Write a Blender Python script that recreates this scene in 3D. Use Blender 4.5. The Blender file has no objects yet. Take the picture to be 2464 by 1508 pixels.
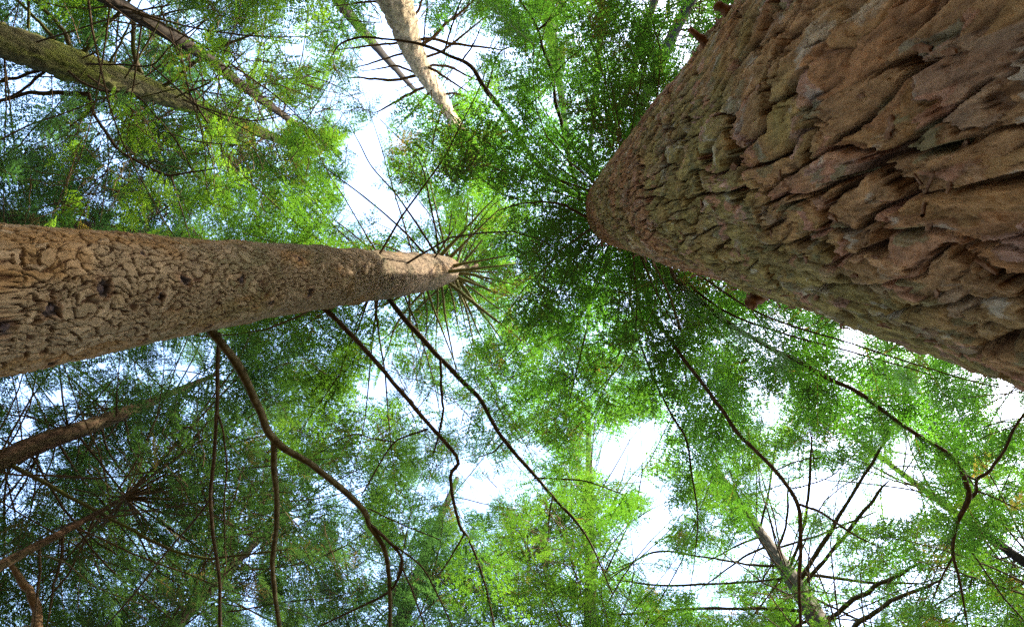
import bpy, math, random
import numpy as np
from mathutils import Vector, Matrix, Quaternion

# ------------------------------------------------------------------ camera
FPX = 1640.0                      # focal length in units of a 2464 x 1508 picture
CU, CV = 1232.0, 754.0
ZEN = (1410.0, 600.0)             # where the vertical vanishes
CAM_H = 1.5
scene = bpy.context.scene
col = scene.collection
zc = Vector(((ZEN[0]-CU)/FPX, (CV-ZEN[1])/FPX, -1.0)).normalized()
R0 = Matrix.Rotation(math.pi, 3, 'X')
Q = (R0 @ zc).rotation_difference(Vector((0, 0, 1))).to_matrix()
RC = Q @ R0
cam_data = bpy.data.cameras.new('camera')
cam_data.sensor_width = 36.0
cam_data.lens = FPX/2464.0*36.0
cam_data.clip_start = 0.02
cam_data.clip_end = 2000.0
cam = bpy.data.objects.new('camera', cam_data)
M4 = RC.to_4x4(); M4.translation = Vector((0, 0, CAM_H))
cam.matrix_world = M4
col.objects.link(cam)
scene.camera = cam

# ------------------------------------------------------------------ sky, sun, exposure
SUN_AZ = np.array([0.93, -0.37]); SUN_AZ = SUN_AZ/np.linalg.norm(SUN_AZ)
SUN_EL = math.radians(48.0)
SUN = np.array([SUN_AZ[0]*math.cos(SUN_EL), SUN_AZ[1]*math.cos(SUN_EL), math.sin(SUN_EL)])
world = bpy.data.worlds.new('World'); scene.world = world; world.use_nodes = True
wn = world.node_tree.nodes; wl = world.node_tree.links
for n in list(wn): wn.remove(n)
sky = wn.new('ShaderNodeTexSky'); sky.sky_type = 'NISHITA'; sky.sun_disc = False
sky.sun_elevation = SUN_EL
sky.sun_rotation = math.atan2(SUN[0], SUN[1])
sky.air_density = 1.0; sky.dust_density = 2.5; sky.ozone_density = 1.0
bg = wn.new('ShaderNodeBackground'); bg.inputs[1].default_value = 0.15
wo = wn.new('ShaderNodeOutputWorld')
wl.new(sky.outputs[0], bg.inputs[0]); wl.new(bg.outputs[0], wo.inputs[0])
sd = bpy.data.lights.new('sun', 'SUN'); sd.energy = 3.0; sd.angle = math.radians(0.5); sd.color = (1.0, 0.93, 0.80)
sun_o = bpy.data.objects.new('sun', sd); col.objects.link(sun_o)
sun_o.rotation_euler = Vector(-SUN).to_track_quat('-Z', 'Y').to_euler()
sun_o.location = (0, 0, 60)
vs = scene.view_settings
vs.view_transform = 'Standard'; vs.look = 'None'; vs.exposure = 3.25; vs.gamma = 1.0; vs.use_curve_mapping = False
cy = scene.cycles
cy.max_bounces = 9; cy.diffuse_bounces = 7; cy.glossy_bounces = 2; cy.transmission_bounces = 6
cy.use_adaptive_sampling = False
cy.use_denoising = False
cy.sample_clamp_indirect = 6.0

rng = np.random.default_rng(11)
random.seed(5)
RCn = np.array(RC)

# ------------------------------------------------------------------ geometry helpers
def P(u, v, h):
    """World point seen at picture position (u, v), h metres above the camera."""
    u = np.asarray(u, float); v = np.asarray(v, float); h = np.asarray(h, float)
    d = np.stack([(u-CU)/FPX, (CV-v)/FPX, -np.ones_like(u)], -1) @ RCn.T
    p = d*(h/d[..., 2])[..., None]
    p[..., 2] += CAM_H
    return p

def proj(p):
    q = (p - np.array([0, 0, CAM_H])) @ RCn
    w = np.maximum(-q[:, 2], 1e-4)
    return CU + q[:, 0]/w*FPX, CV - q[:, 1]/w*FPX, w

def depth(p):
    return -((np.asarray(p) - np.array([0, 0, CAM_H])) @ RCn)[..., 2]

def hash2(ix, iy, s=0):
    ix = ix.astype(np.int64); iy = iy.astype(np.int64)
    n = (ix*374761393 + iy*668265263 + s*1274126177) & 0xffffffff
    n = ((n ^ (n >> 13))*1274126177) & 0xffffffff
    n = (n ^ (n >> 16)) & 0xffffffff
    n = (n*2246822519) & 0xffffffff
    return ((n ^ (n >> 15)) & 0xffffff)/float(0x1000000)

def vnoise(x, y, s=0):
    ix = np.floor(x); iy = np.floor(y); fx = x-ix; fy = y-iy
    fx = fx*fx*(3-2*fx); fy = fy*fy*(3-2*fy)
    a = hash2(ix, iy, s); b = hash2(ix+1, iy, s); c = hash2(ix, iy+1, s); d = hash2(ix+1, iy+1, s)
    return (a*(1-fx)+b*fx)*(1-fy) + (c*(1-fx)+d*fx)*fy

def fbm(x, y, o=4, s=0):
    t = 0; a = 0.5; n = 0
    for i in range(o):
        t = t + a*vnoise(x, y, s+i*17); n += a
        x = x*2.03+7.1; y = y*2.03+3.7; a *= 0.5
    return t/n

def voronoi(x, y, s=0, jit=0.95):
    """F1, F2, cell id (as integer pair), offset to the feature point."""
    ix = np.floor(x); iy = np.floor(y)
    f1 = np.full(x.shape, 9.0); f2 = np.full(x.shape, 9.0)
    cx = np.zeros(x.shape); cyy = np.zeros(x.shape); ox = np.zeros(x.shape); oy = np.zeros(x.shape)
    for dx in (-1, 0, 1):
        for dy in (-1, 0, 1):
            gx = ix+dx; gy = iy+dy
            px = gx+0.5+(hash2(gx, gy, s)-0.5)*jit; py = gy+0.5+(hash2(gx, gy, s+91)-0.5)*jit
            d = np.hypot(px-x, py-y)
            near = d < f1
            f2 = np.where(near, f1, np.minimum(f2, d))
            cx = np.where(near, gx, cx); cyy = np.where(near, gy, cyy)
            ox = np.where(near, x-px, ox); oy = np.where(near, y-py, oy)
            f1 = np.where(near, d, f1)
    return f1, f2, cx, cyy, ox, oy

def sstep(a, b, x):
    t = np.clip((x-a)/(b-a), 0, 1); return t*t*(3-2*t)

def mesh_np(name, verts, faces, smooth=True, attrs=None):
    verts = np.ascontiguousarray(verts, np.float32); faces = np.ascontiguousarray(faces, np.int32)
    k = faces.shape[1]
    me = bpy.data.meshes.new(name)
    me.vertices.add(len(verts)); me.vertices.foreach_set('co', verts.ravel())
    me.loops.add(faces.size); me.loops.foreach_set('vertex_index', faces.ravel())
    me.polygons.add(len(faces))
    me.polygons.foreach_set('loop_start', np.arange(0, faces.size, k, dtype=np.int32))
    me.polygons.foreach_set('loop_total', np.full(len(faces), k, np.int32))
    me.polygons.foreach_set('use_smooth', np.full(len(faces), smooth, bool))
    for an, av in (attrs or {}).items():
        if av.ndim == 1:
            a = me.attributes.new(an, 'FLOAT', 'POINT'); a.data.foreach_set('value', np.ascontiguousarray(av, np.float32))
        else:
            a = me.attributes.new(an, 'FLOAT_COLOR', 'POINT')
            c = np.ones((len(av), 4), np.float32); c[:, :3] = av; a.data.foreach_set('color', c.ravel())
    me.update()
    return me

def link(name, me, mat=None, parent=None):
    o = bpy.data.objects.new(name, me); col.objects.link(o)
    if mat is not None: me.materials.append(mat)
    if parent is not None: o.parent = parent
    return o

def thing(name, label, cat, loc, group=None):
    o = bpy.data.objects.new(name, None); col.objects.link(o)
    o.empty_display_size = 0.3
    o['label'] = label; o['category'] = cat
    if group: o['group'] = group
    return o            # kept at the world origin so that parts carry plain world coordinates

def smooth_path(pts, n):
    """Catmull-Rom through rows of pts (any width), n samples."""
    pts = np.asarray(pts, float)
    if len(pts) == 2:
        t = np.linspace(0, 1, n)[:, None]; return pts[0]*(1-t)+pts[1]*t
    e = np.vstack([2*pts[0]-pts[1], pts, 2*pts[-1]-pts[-2]])
    seg = np.hypot(*(pts[1:, :2]-pts[:-1, :2]).T) + 1e-9
    cum = np.concatenate([[0], np.cumsum(seg)])
    t = np.linspace(0, cum[-1], n)
    i = np.clip(np.searchsorted(cum, t, side='right')-1, 0, len(seg)-1)
    f = ((t-cum[i])/seg[i])[:, None]
    a, b, c, d = e[i], e[i+1], e[i+2], e[i+3]
    return 0.5*(2*b + (c-a)*f + (2*a-5*b+4*c-d)*f**2 + (3*b-a-3*c+d)*f**3)

def frames(path):
    t = np.gradient(path, axis=0); t /= np.linalg.norm(t, axis=1)[:, None]+1e-12
    n = np.zeros_like(t)
    ref = np.array([0, 0, 1.0]) if abs(t[0, 2]) < 0.9 else np.array([1.0, 0, 0])
    n0 = np.cross(t[0], ref); n0 /= np.linalg.norm(n0)
    for i in range(len(t)):
        n0 = n0 - t[i]*np.dot(n0, t[i]); n0 /= np.linalg.norm(n0)+1e-12; n[i] = n0
    return t, n, np.cross(t, n)

def tube(path, rad, sides=6, lump=0.0, seed=0):
    """Closed tube along path; quads only."""
    path = np.asarray(path, float); m = len(path)
    t, n, b = frames(path)
    a = np.linspace(0, 2*np.pi, sides, endpoint=False)
    r = np.asarray(rad, float)[:, None]*np.ones((1, sides))
    if lump > 0:
        ii = np.arange(m)[:, None]*0.45+seed*13.7; jj = np.arange(sides)[None]*0.8
        r = r*(1+lump*(vnoise(ii+0*jj, jj+0*ii, seed)-0.5)*2)
    v = path[:, None]+n[:, None]*(np.cos(a)[None, :, None]*r[..., None])+b[:, None]*(np.sin(a)[None, :, None]*r[..., None])
    v = v.reshape(-1, 3)
    i = np.arange(m-1)[:, None]*sides; j = np.arange(sides)[None]; jn = (j+1) % sides
    f = np.stack([i+j, i+jn, i+sides+jn, i+sides+j], -1).reshape(-1, 4)
    # end cap as a fan of degenerate-free quads: collapse the last ring a little
    tip = len(v)
    v = np.vstack([v, path[-1]+t[-1]*r[-1, 0]*0.6])
    k = (m-1)*sides
    if sides % 2 == 0:
        cap = [[k+q, k+q+1, k+(q+2) % sides, tip] for q in range(0, sides, 2)]
    else:
        cap = [[k+q, k+(q+1) % sides, tip, tip] for q in range(0)]
    if cap: f = np.vstack([f, np.array(cap)])
    return v, f

class Acc:
    def __init__(s): s.v = []; s.f = []; s.n = 0; s.a = []
    def add(s, v, f, a=None):
        s.v.append(v); s.f.append(np.asarray(f)+s.n); s.n += len(v)
        if a is not None: s.a.append(a)
    def arrays(s):
        return np.vstack(s.v), np.vstack(s.f), (np.concatenate(s.a) if s.a else None)

# ------------------------------------------------------------------ materials
def newmat(name):
    m = bpy.data.materials.new(name); m.use_nodes = True
    nt = m.node_tree
    for n in list(nt.nodes): nt.nodes.remove(n)
    out = nt.nodes.new('ShaderNodeOutputMaterial')
    return m, nt, out

def N(nt, kind, **kw):
    n = nt.nodes.new(kind)
    for k, v in kw.items(): setattr(n, k, v)
    return n

def ramp(nt, fac, stops):
    r = N(nt, 'ShaderNodeValToRGB')
    e = r.color_ramp.elements
    e[0].position, e[0].color = stops[0][0], (*stops[0][1], 1)
    e[1].position, e[1].color = stops[-1][0], (*stops[-1][1], 1)
    for p, c in stops[1:-1]:
        x = e.new(p); x.color = (*c, 1)
    nt.links.new(fac, r.inputs[0]); return r

def leaf_mat(name, dark, mid, light, dead, trans):
    m, nt, out = newmat(name)
    at = N(nt, 'ShaderNodeAttribute', attribute_name='tint'); ai = N(nt, 'ShaderNodeAttribute', attribute_name='frond_tint', attribute_type='INSTANCER')
    sm = N(nt, 'ShaderNodeMath', operation='ADD'); nt.links.new(at.outputs['Fac'], sm.inputs[0]); nt.links.new(ai.outputs['Fac'], sm.inputs[1])
    cr = ramp(nt, sm.outputs[0], [(0.0, dead), (0.035, dead), (0.06, dark), (0.5, mid), (1.0, light)])
    df = N(nt, 'ShaderNodeBsdfDiffuse'); tr = N(nt, 'ShaderNodeBsdfTranslucent')
    gl = N(nt, 'ShaderNodeBsdfGlossy'); gl.inputs['Roughness'].default_value = 0.5
    gl.inputs['Color'].default_value = (0.8, 0.9, 0.8, 1)
    hs = N(nt, 'ShaderNodeMix', data_type='RGBA', blend_type='MULTIPLY')
    hs.inputs[0].default_value = 1.0; hs.inputs[7].default_value = (*trans, 1)
    nt.links.new(cr.outputs[0], hs.inputs[6])
    nt.links.new(cr.outputs[0], df.inputs[0]); nt.links.new(hs.outputs[2], tr.inputs[0])
    a = N(nt, 'ShaderNodeMixShader'); a.inputs[0].default_value = 0.5
    nt.links.new(df.outputs[0], a.inputs[1]); nt.links.new(tr.outputs[0], a.inputs[2])
    b = N(nt, 'ShaderNodeMixShader'); b.inputs[0].default_value = 0.03
    nt.links.new(a.outputs[0], b.inputs[1]); nt.links.new(gl.outputs[0], b.inputs[2])
    nt.links.new(b.outputs[0], out.inputs[0])
    return m

def wood_mat(name, c1, c2, c3, scale=18.0, bump=0.5, moss=None):
    m, nt, out = newmat(name)
    tc = N(nt, 'ShaderNodeTexCoord')
    n1 = N(nt, 'ShaderNodeTexNoise'); n1.inputs['Scale'].default_value = scale; n1.inputs['Detail'].default_value = 5
    n2 = N(nt, 'ShaderNodeTexNoise'); n2.inputs['Scale'].default_value = scale*0.17; n2.inputs['Detail'].default_value = 3
    nt.links.new(tc.outputs['Object'], n1.inputs['Vector']); nt.links.new(tc.outputs['Object'], n2.inputs['Vector'])
    cr = ramp(nt, n1.outputs['Fac'], [(0.3, c1), (0.52, c2), (0.72, c3)])
    last = cr.outputs[0]
    if moss:
        f = N(nt, 'ShaderNodeMapRange'); f.inputs[1].default_value = 0.42; f.inputs[2].default_value = 0.58
        nt.links.new(n2.outputs['Fac'], f.inputs[0])
        mx = N(nt, 'ShaderNodeMix', data_type='RGBA'); mx.inputs[7].default_value = (*moss, 1)
        nt.links.new(f.outputs[0], mx.inputs[0]); nt.links.new(last, mx.inputs[6]); last = mx.outputs[2]
    bs = N(nt, 'ShaderNodeBsdfPrincipled'); bs.inputs['Roughness'].default_value = 0.9
    bs.inputs['Specular IOR Level'].default_value = 0.06
    bp = N(nt, 'ShaderNodeBump'); bp.inputs['Strength'].default_value = bump; bp.inputs['Distance'].default_value = 0.01
    nt.links.new(n1.outputs['Fac'], bp.inputs['Height']); nt.links.new(bp.outputs[0], bs.inputs['Normal'])
    nt.links.new(last, bs.inputs['Base Color']); nt.links.new(bs.outputs[0], out.inputs[0])
    return m

def bark_mat(name, scale, stretch, bump, dist, mottle):
    """Colour from the bark attribute, fine fibre relief and mottling from noise."""
    m, nt, out = newmat(name)
    at = N(nt, 'ShaderNodeAttribute', attribute_name='bark')
    tc = N(nt, 'ShaderNodeTexCoord')
    mp = N(nt, 'ShaderNodeMapping'); mp.inputs['Scale'].default_value = (1, 1, stretch)
    nt.links.new(tc.outputs['Object'], mp.inputs['Vector'])
    n1 = N(nt, 'ShaderNodeTexNoise'); n1.inputs['Scale'].default_value = scale; n1.inputs['Detail'].default_value = 8
    n1.inputs['Roughness'].default_value = 0.68
    n2 = N(nt, 'ShaderNodeTexNoise'); n2.inputs['Scale'].default_value = scale*0.22; n2.inputs['Detail'].default_value = 6
    n2.inputs['Roughness'].default_value = 0.7
    for n in (n1, n2): nt.links.new(mp.outputs[0], n.inputs['Vector'])
    cr = ramp(nt, n1.outputs['Fac'], [(0.28, (0.48, 0.44, 0.40)), (0.5, (1, 1, 1)), (0.72, (1.5, 1.48, 1.44))])
    mx = N(nt, 'ShaderNodeMix', data_type='RGBA', blend_type='MULTIPLY'); mx.inputs[0].default_value = mottle
    nt.links.new(at.outputs['Color'], mx.inputs[6]); nt.links.new(cr.outputs[0], mx.inputs[7])
    bs = N(nt, 'ShaderNodeBsdfPrincipled'); bs.inputs['Roughness'].default_value = 0.88
    bs.inputs['Specular IOR Level'].default_value = 0.06
    ad = N(nt, 'ShaderNodeMath', operation='ADD')
    nt.links.new(n1.outputs['Fac'], ad.inputs[0]); nt.links.new(n2.outputs['Fac'], ad.inputs[1])
    bp = N(nt, 'ShaderNodeBump'); bp.inputs['Strength'].default_value = bump; bp.inputs['Distance'].default_value = dist
    nt.links.new(ad.outputs[0], bp.inputs['Height']); nt.links.new(bp.outputs[0], bs.inputs['Normal'])
    nt.links.new(mx.outputs[2], bs.inputs['Base Color']); nt.links.new(bs.outputs[0], out.inputs[0])
    return m

MAT = {
 'cedar_bark': bark_mat('cedar_bark', 95, 0.16, 1.0, 0.010, 1.0),
 'fir_bark': bark_mat('fir_bark', 40, 0.6, 0.45, 0.006, 0.45),
 'far_bark': bark_mat('far_bark', 22, 0.4, 0.8, 0.012, 1.0),
 'branch_dark': wood_mat('branch_dark', (0.022, 0.014, 0.008), (0.042, 0.027, 0.015), (0.075, 0.052, 0.031), 30),
 'branch_olive': wood_mat('branch_olive', (0.030, 0.023, 0.011), (0.054, 0.042, 0.020), (0.090, 0.074, 0.040), 26, 0.9),
 'branch_mossy': wood_mat('branch_mossy', (0.035, 0.026, 0.014), (0.06, 0.047, 0.026), (0.095, 0.075, 0.042), 24, moss=(0.065, 0.068, 0.016)),
 'branch_warm': wood_mat('branch_warm', (0.055, 0.030, 0.014), (0.095, 0.055, 0.028), (0.15, 0.095, 0.052), 20),
 'twig': wood_mat('twig', (0.035, 0.022, 0.012), (0.06, 0.04, 0.022), (0.09, 0.06, 0.035), 20, 0.0),
 'dead_twig': wood_mat('dead_twig', (0.06, 0.040, 0.020), (0.10, 0.068, 0.036), (0.16, 0.11, 0.062), 9, 0.0),
 'knot': wood_mat('knot', (0.012, 0.009, 0.010), (0.03, 0.02, 0.018), (0.07, 0.045, 0.03), 60, 0.8),
 'flake': wood_mat('flake', (0.055, 0.022, 0.009), (0.10, 0.045, 0.020), (0.17, 0.095, 0.052), 60, 0.6),
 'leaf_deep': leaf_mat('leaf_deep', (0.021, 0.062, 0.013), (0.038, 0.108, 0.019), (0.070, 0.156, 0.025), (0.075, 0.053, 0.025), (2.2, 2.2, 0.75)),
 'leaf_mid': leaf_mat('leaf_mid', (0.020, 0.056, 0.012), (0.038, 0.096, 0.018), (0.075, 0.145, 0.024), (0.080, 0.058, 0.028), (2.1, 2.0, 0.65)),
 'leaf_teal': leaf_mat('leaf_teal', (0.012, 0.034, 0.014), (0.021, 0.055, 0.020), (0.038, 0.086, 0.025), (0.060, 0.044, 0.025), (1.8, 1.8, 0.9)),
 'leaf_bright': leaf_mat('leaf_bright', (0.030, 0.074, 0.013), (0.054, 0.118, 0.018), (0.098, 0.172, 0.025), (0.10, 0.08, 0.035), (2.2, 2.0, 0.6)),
 'leaf_shade': leaf_mat('leaf_shade', (0.012, 0.032, 0.012), (0.022, 0.052, 0.017), (0.042, 0.082, 0.022), (0.060, 0.044, 0.025), (1.7, 1.7, 0.8)),  # darker leaf greens; the bottom corner's shade is put into the colour
 'branch_sunlit': wood_mat('branch_sunlit', (0.085, 0.076, 0.030), (0.14, 0.125, 0.052), (0.21, 0.185, 0.09), 24, 0.8),  # olive wood brightened: sunlight on the whorl is painted into its colour
}

# ------------------------------------------------------------------ ground
g, gnt, gout = newmat('forest_floor')
gn = N(gnt, 'ShaderNodeTexNoise'); gn.inputs['Scale'].default_value = 1.3; gn.inputs['Detail'].default_value = 8
gc = N(gnt, 'ShaderNodeTexCoord'); gnt.links.new(gc.outputs['Object'], gn.inputs['Vector'])
gr = ramp(gnt, gn.outputs['Fac'], [(0.3, (0.030, 0.020, 0.011)), (0.5, (0.060, 0.040, 0.022)), (0.7, (0.040, 0.046, 0.016))])
gb = N(gnt, 'ShaderNodeBsdfDiffuse'); gnt.links.new(gr.outputs[0], gb.inputs[0]); gnt.links.new(gb.outputs[0], gout.inputs[0])
gx, gy = np.meshgrid(np.linspace(-1, 1, 61), np.linspace(-1, 1, 61), indexing='ij')
gx = np.sign(gx)*np.abs(gx)**2.5*600; gy = np.sign(gy)*np.abs(gy)**2.5*600
gz = (fbm(gx*0.25+50, gy*0.25+50, 4, 3)-0.5)*0.35*np.clip(np.hypot(gx, gy)/3, 0, 1)
gi = np.arange(60)[:, None]*61+np.arange(60)[None]
gf = np.stack([gi, gi+61, gi+62, gi+1], -1).reshape(-1, 4)
ground = link('ground', mesh_np('ground', np.stack([gx, gy, gz], -1).reshape(-1, 3), gf), g)
ground['kind'] = 'structure'; ground['label'] = 'forest floor of brown needles and moss'

# ------------------------------------------------------------------ trees: trunks traced as axis points
class Tree:
    pass
TREES = {}
PROTECT = []        # trunk and limb outlines that low foliage leaves open

def trunk_from(pix, dist, top_h=None):
    """pix: (u, v, width) from low to high. dist: horizontal metres from the camera to the trunk's foot.
    Returns axis rows x, y, z, radius."""
    rows = []
    for u, v, w in pix:
        p1 = P(u, v, 1.0)
        hr = math.hypot(p1[0], p1[1])
        h = dist/hr
        p = P(u, v, h)
        rows.append([*p, w*0.5*depth(p)/FPX])
    return np.array(rows)

def add_tree(key, name, label, cat, axis, leaf, bark_cols, crown, detail=None, group=None, kind='far', to_ground=True):
    t = Tree(); TREES[key] = t
    axis = np.array(axis, float)
    if to_ground:
        a0 = axis[0].copy(); d = axis[0]-axis[1]; 
        foot = a0.copy(); foot[2] = -0.15; k = (a0[2]+0.15)
        lean = np.clip(d[:2]/max(1e-3, abs(d[2])), -0.05, 0.05)
        foot[:2] += lean*k*0.5; foot[3] *= 1.25
        mid = (foot+a0)/2; mid[3] = a0[3]*1.06
        axis = np.vstack([foot, mid, axis])
    t.axis = axis; t.leaf = leaf; t.crown = crown; t.key = key
    t.root = thing(name, label, cat, None, group)
    t.sprays = []; t.twigs = Acc(); t.dead = Acc()
    t.nbough = 0
    t.bark = bark_cols; t.kind = kind
    for a, b in zip(axis[:-1], axis[1:]):
        pass
    return t

def tpos(t, z):
    """Axis position and radius of a tree at world height z."""
    a = t.axis
    return np.array([np.interp(z, a[:, 2], a[:, k]) for k in (0, 1)] + [z]), np.interp(z, a[:, 2], a[:, 3])

# ---- big cedar beside the camera
def CX(h, x, y, r): return [x, y, CAM_H+h, r]
cedar_axis = [CX(-1.65, 1.12, -0.38, 0.86), CX(-0.9, 1.05, -0.345, 0.74), CX(0.0, 0.975, -0.315, 0.650), CX(0.7, 0.915, -0.312, 0.598),
              CX(2.0, 0.795, -0.328, 0.540), CX(4.0, 0.620, -0.362, 0.488), CX(6.0, 0.480, -0.405, 0.445), CX(7.4, 0.405, -0.430, 0.415),
              CX(8.6, 0.47, -0.485, 0.38), CX(10.0, 0.64, -0.55, 0.34), CX(13, 0.88, -0.62, 0.27), CX(18, 1.15, -0.66, 0.15), CX(23, 1.3, -0.68, 0.02)]
add_tree('cedar', 'cedar_tree', 'huge near tree with shaggy flaking red-brown bark filling the upper corner', 'tree', cedar_axis, 'leaf_deep', None, (6.0, 20.0), to_ground=False)

# ---- fir with the straight scaly trunk
fir_pix = [(0, 718, 372, 2.9), (250, 703, 297, 0), (500, 684, 223, 0), (750, 669, 158, 0), (950, 660, 110, 0), (1025, 654, 92, 0),
           (1061, 651, 76, 0), (1080, 649, 58, 0), (1096, 647, 34, 0), (1135, 644, 20, 0), (1195, 639, 15, 0), (1240, 632, 6, 0)]
fr = trunk_from([(u, v, w) for u, v, w, h in fir_pix], 2.5)
fir_axis = np.vstack([[*(fr[0, :2]*1.0), -0.15, 0.43], [*fr[0, :2], 1.0, 0.36], [*fr[0, :2], 2.6, 0.338], fr])
add_tree('fir', 'fir_tree', 'straight tree with scaly grey-brown bark and dark knots reaching in from the side', 'tree', fir_axis, 'leaf_mid', None, (7.2, 24.0), to_ground=False)

# ---- the others
def simple(key, name, label, pix, dist, leaf, cols, crown, group=None):
    ax = trunk_from(pix, dist)
    return add_tree(key, name, label, 'tree', ax, leaf, cols, crown, group=group)

BK_MOSS = ((0.050, 0.044, 0.018), (0.075, 0.066, 0.028), (0.078, 0.084, 0.013), (0.024, 0.018, 0.010))
BK_GREY = ((0.055, 0.043, 0.027), (0.078, 0.060, 0.040), (0.055, 0.052, 0.026), (0.03, 0.022, 0.014))
BK_SUNLIT = ((0.30, 0.205, 0.125), (0.42, 0.31, 0.20), (0.21, 0.16, 0.09), (0.09, 0.058, 0.034))  # bark lightened so the colour itself carries the sun's glare
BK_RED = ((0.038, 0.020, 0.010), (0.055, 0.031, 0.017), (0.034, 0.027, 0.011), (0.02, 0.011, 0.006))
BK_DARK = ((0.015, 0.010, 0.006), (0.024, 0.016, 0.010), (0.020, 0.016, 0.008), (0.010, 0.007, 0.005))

simple('moss', 'hemlock_tree', 'mossy trunk with many bare dead branches in the upper corner', [(-90, 64, 78), (0, 95, 76), (100, 130, 74), (190, 162, 72), (260, 186, 64), (330, 207, 54), (400, 232, 44), (480, 262, 34), (600, 308, 24), (760, 370, 12)],
       8.0, 'leaf_teal', BK_MOSS, (8.5, 18))
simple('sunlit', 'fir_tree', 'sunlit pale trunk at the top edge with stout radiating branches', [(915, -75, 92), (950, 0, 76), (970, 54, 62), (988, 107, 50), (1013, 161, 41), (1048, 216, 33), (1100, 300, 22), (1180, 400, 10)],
       4.4, 'leaf_mid', BK_SUNLIT, (11, 22))
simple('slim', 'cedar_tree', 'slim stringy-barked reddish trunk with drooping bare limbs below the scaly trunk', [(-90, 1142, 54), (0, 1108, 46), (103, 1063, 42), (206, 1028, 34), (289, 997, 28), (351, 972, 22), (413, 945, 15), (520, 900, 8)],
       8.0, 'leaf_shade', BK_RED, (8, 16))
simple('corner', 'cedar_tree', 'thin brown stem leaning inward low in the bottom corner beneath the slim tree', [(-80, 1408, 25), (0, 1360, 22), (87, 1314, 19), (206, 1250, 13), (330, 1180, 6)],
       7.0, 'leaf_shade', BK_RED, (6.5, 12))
simple('basal', 'fir_tree', 'pale trunk rising from the bottom edge with straight spreading branches', [(2040, 1600, 52), (1987, 1525, 46), (1955, 1470, 42), (1918, 1408, 36), (1878, 1350, 30), (1836, 1290, 24), (1796, 1232, 18), (1720, 1120, 9)],
       7.2, 'leaf_mid', BK_GREY, (9, 19))
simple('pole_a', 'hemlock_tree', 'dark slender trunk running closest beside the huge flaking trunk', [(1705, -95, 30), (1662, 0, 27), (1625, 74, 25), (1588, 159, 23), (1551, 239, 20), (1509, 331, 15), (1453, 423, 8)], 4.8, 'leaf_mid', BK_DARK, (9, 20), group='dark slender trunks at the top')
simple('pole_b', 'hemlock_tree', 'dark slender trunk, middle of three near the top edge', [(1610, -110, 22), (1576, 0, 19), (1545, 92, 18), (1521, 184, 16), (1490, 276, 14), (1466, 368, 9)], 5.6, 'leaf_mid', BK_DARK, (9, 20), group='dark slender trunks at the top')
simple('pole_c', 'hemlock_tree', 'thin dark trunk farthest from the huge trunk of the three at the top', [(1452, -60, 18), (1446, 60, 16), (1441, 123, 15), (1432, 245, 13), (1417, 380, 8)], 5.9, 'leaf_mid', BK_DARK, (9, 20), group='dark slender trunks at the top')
# trees whose trunks stand behind foliage or beyond the edge of the picture, crowns reaching in
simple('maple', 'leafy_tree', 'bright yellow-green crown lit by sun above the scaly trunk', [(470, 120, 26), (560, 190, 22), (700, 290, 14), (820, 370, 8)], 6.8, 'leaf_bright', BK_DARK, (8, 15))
simple('west', 'hemlock_tree', 'dark green crown at the side edge between mossy and scaly trunks', [(-330, 500, 50), (-60, 520, 40), (200, 545, 26), (480, 570, 10)], 8.5, 'leaf_teal', BK_DARK, (7.5, 14))
simple('south', 'hemlock_tree', 'blue-green crown behind the forked limb at the bottom edge', [(880, 1760, 50), (950, 1540, 36), (1030, 1320, 22), (1100, 1150, 10)], 7.4, 'leaf_teal', BK_DARK, (8.5, 17))
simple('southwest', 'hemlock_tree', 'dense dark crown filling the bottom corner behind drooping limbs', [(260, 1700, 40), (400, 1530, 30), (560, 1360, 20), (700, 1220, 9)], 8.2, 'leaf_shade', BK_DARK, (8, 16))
simple('southeast', 'hemlock_tree', 'loose green crown in the bottom corner opposite the dark one', [(2560, 1420, 24), (2380, 1290, 18), (2200, 1160, 13), (2000, 1010, 6)], 8.0, 'leaf_mid', BK_DARK, (8, 16))
simple('centre', 'hemlock_tree', 'mid-green crown between the forked limb and the pale bottom trunk', [(1420, 1700, 36), (1420, 1420, 26), (1418, 1180, 18), (1415, 960, 8)], 6.2, 'leaf_mid', BK_DARK, (8.5, 18))
simple('north', 'hemlock_tree', 'green crown at the top edge between mossy and sunlit trunks', [(640, -260, 44), (740, -100, 34), (860, 60, 22), (1000, 220, 9)], 8.3, 'leaf_mid', BK_DARK, (8.5, 16))
simple('northeast', 'hemlock_tree', 'green crown at the top edge between sunlit and dark slender trunks', [(1290, -260, 38), (1310, -60, 28), (1340, 160, 18), (1370, 360, 8)], 5.4, 'leaf_mid', BK_DARK, (8.5, 20))
simple('east', 'hemlock_tree', 'dark green crown at the side edge under the huge trunk', [(2760, 900, 48), (2450, 830, 36), (2100, 750, 22), (1800, 680, 10)], 7.6, 'leaf_deep', BK_DARK, (7.5, 14))

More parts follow.
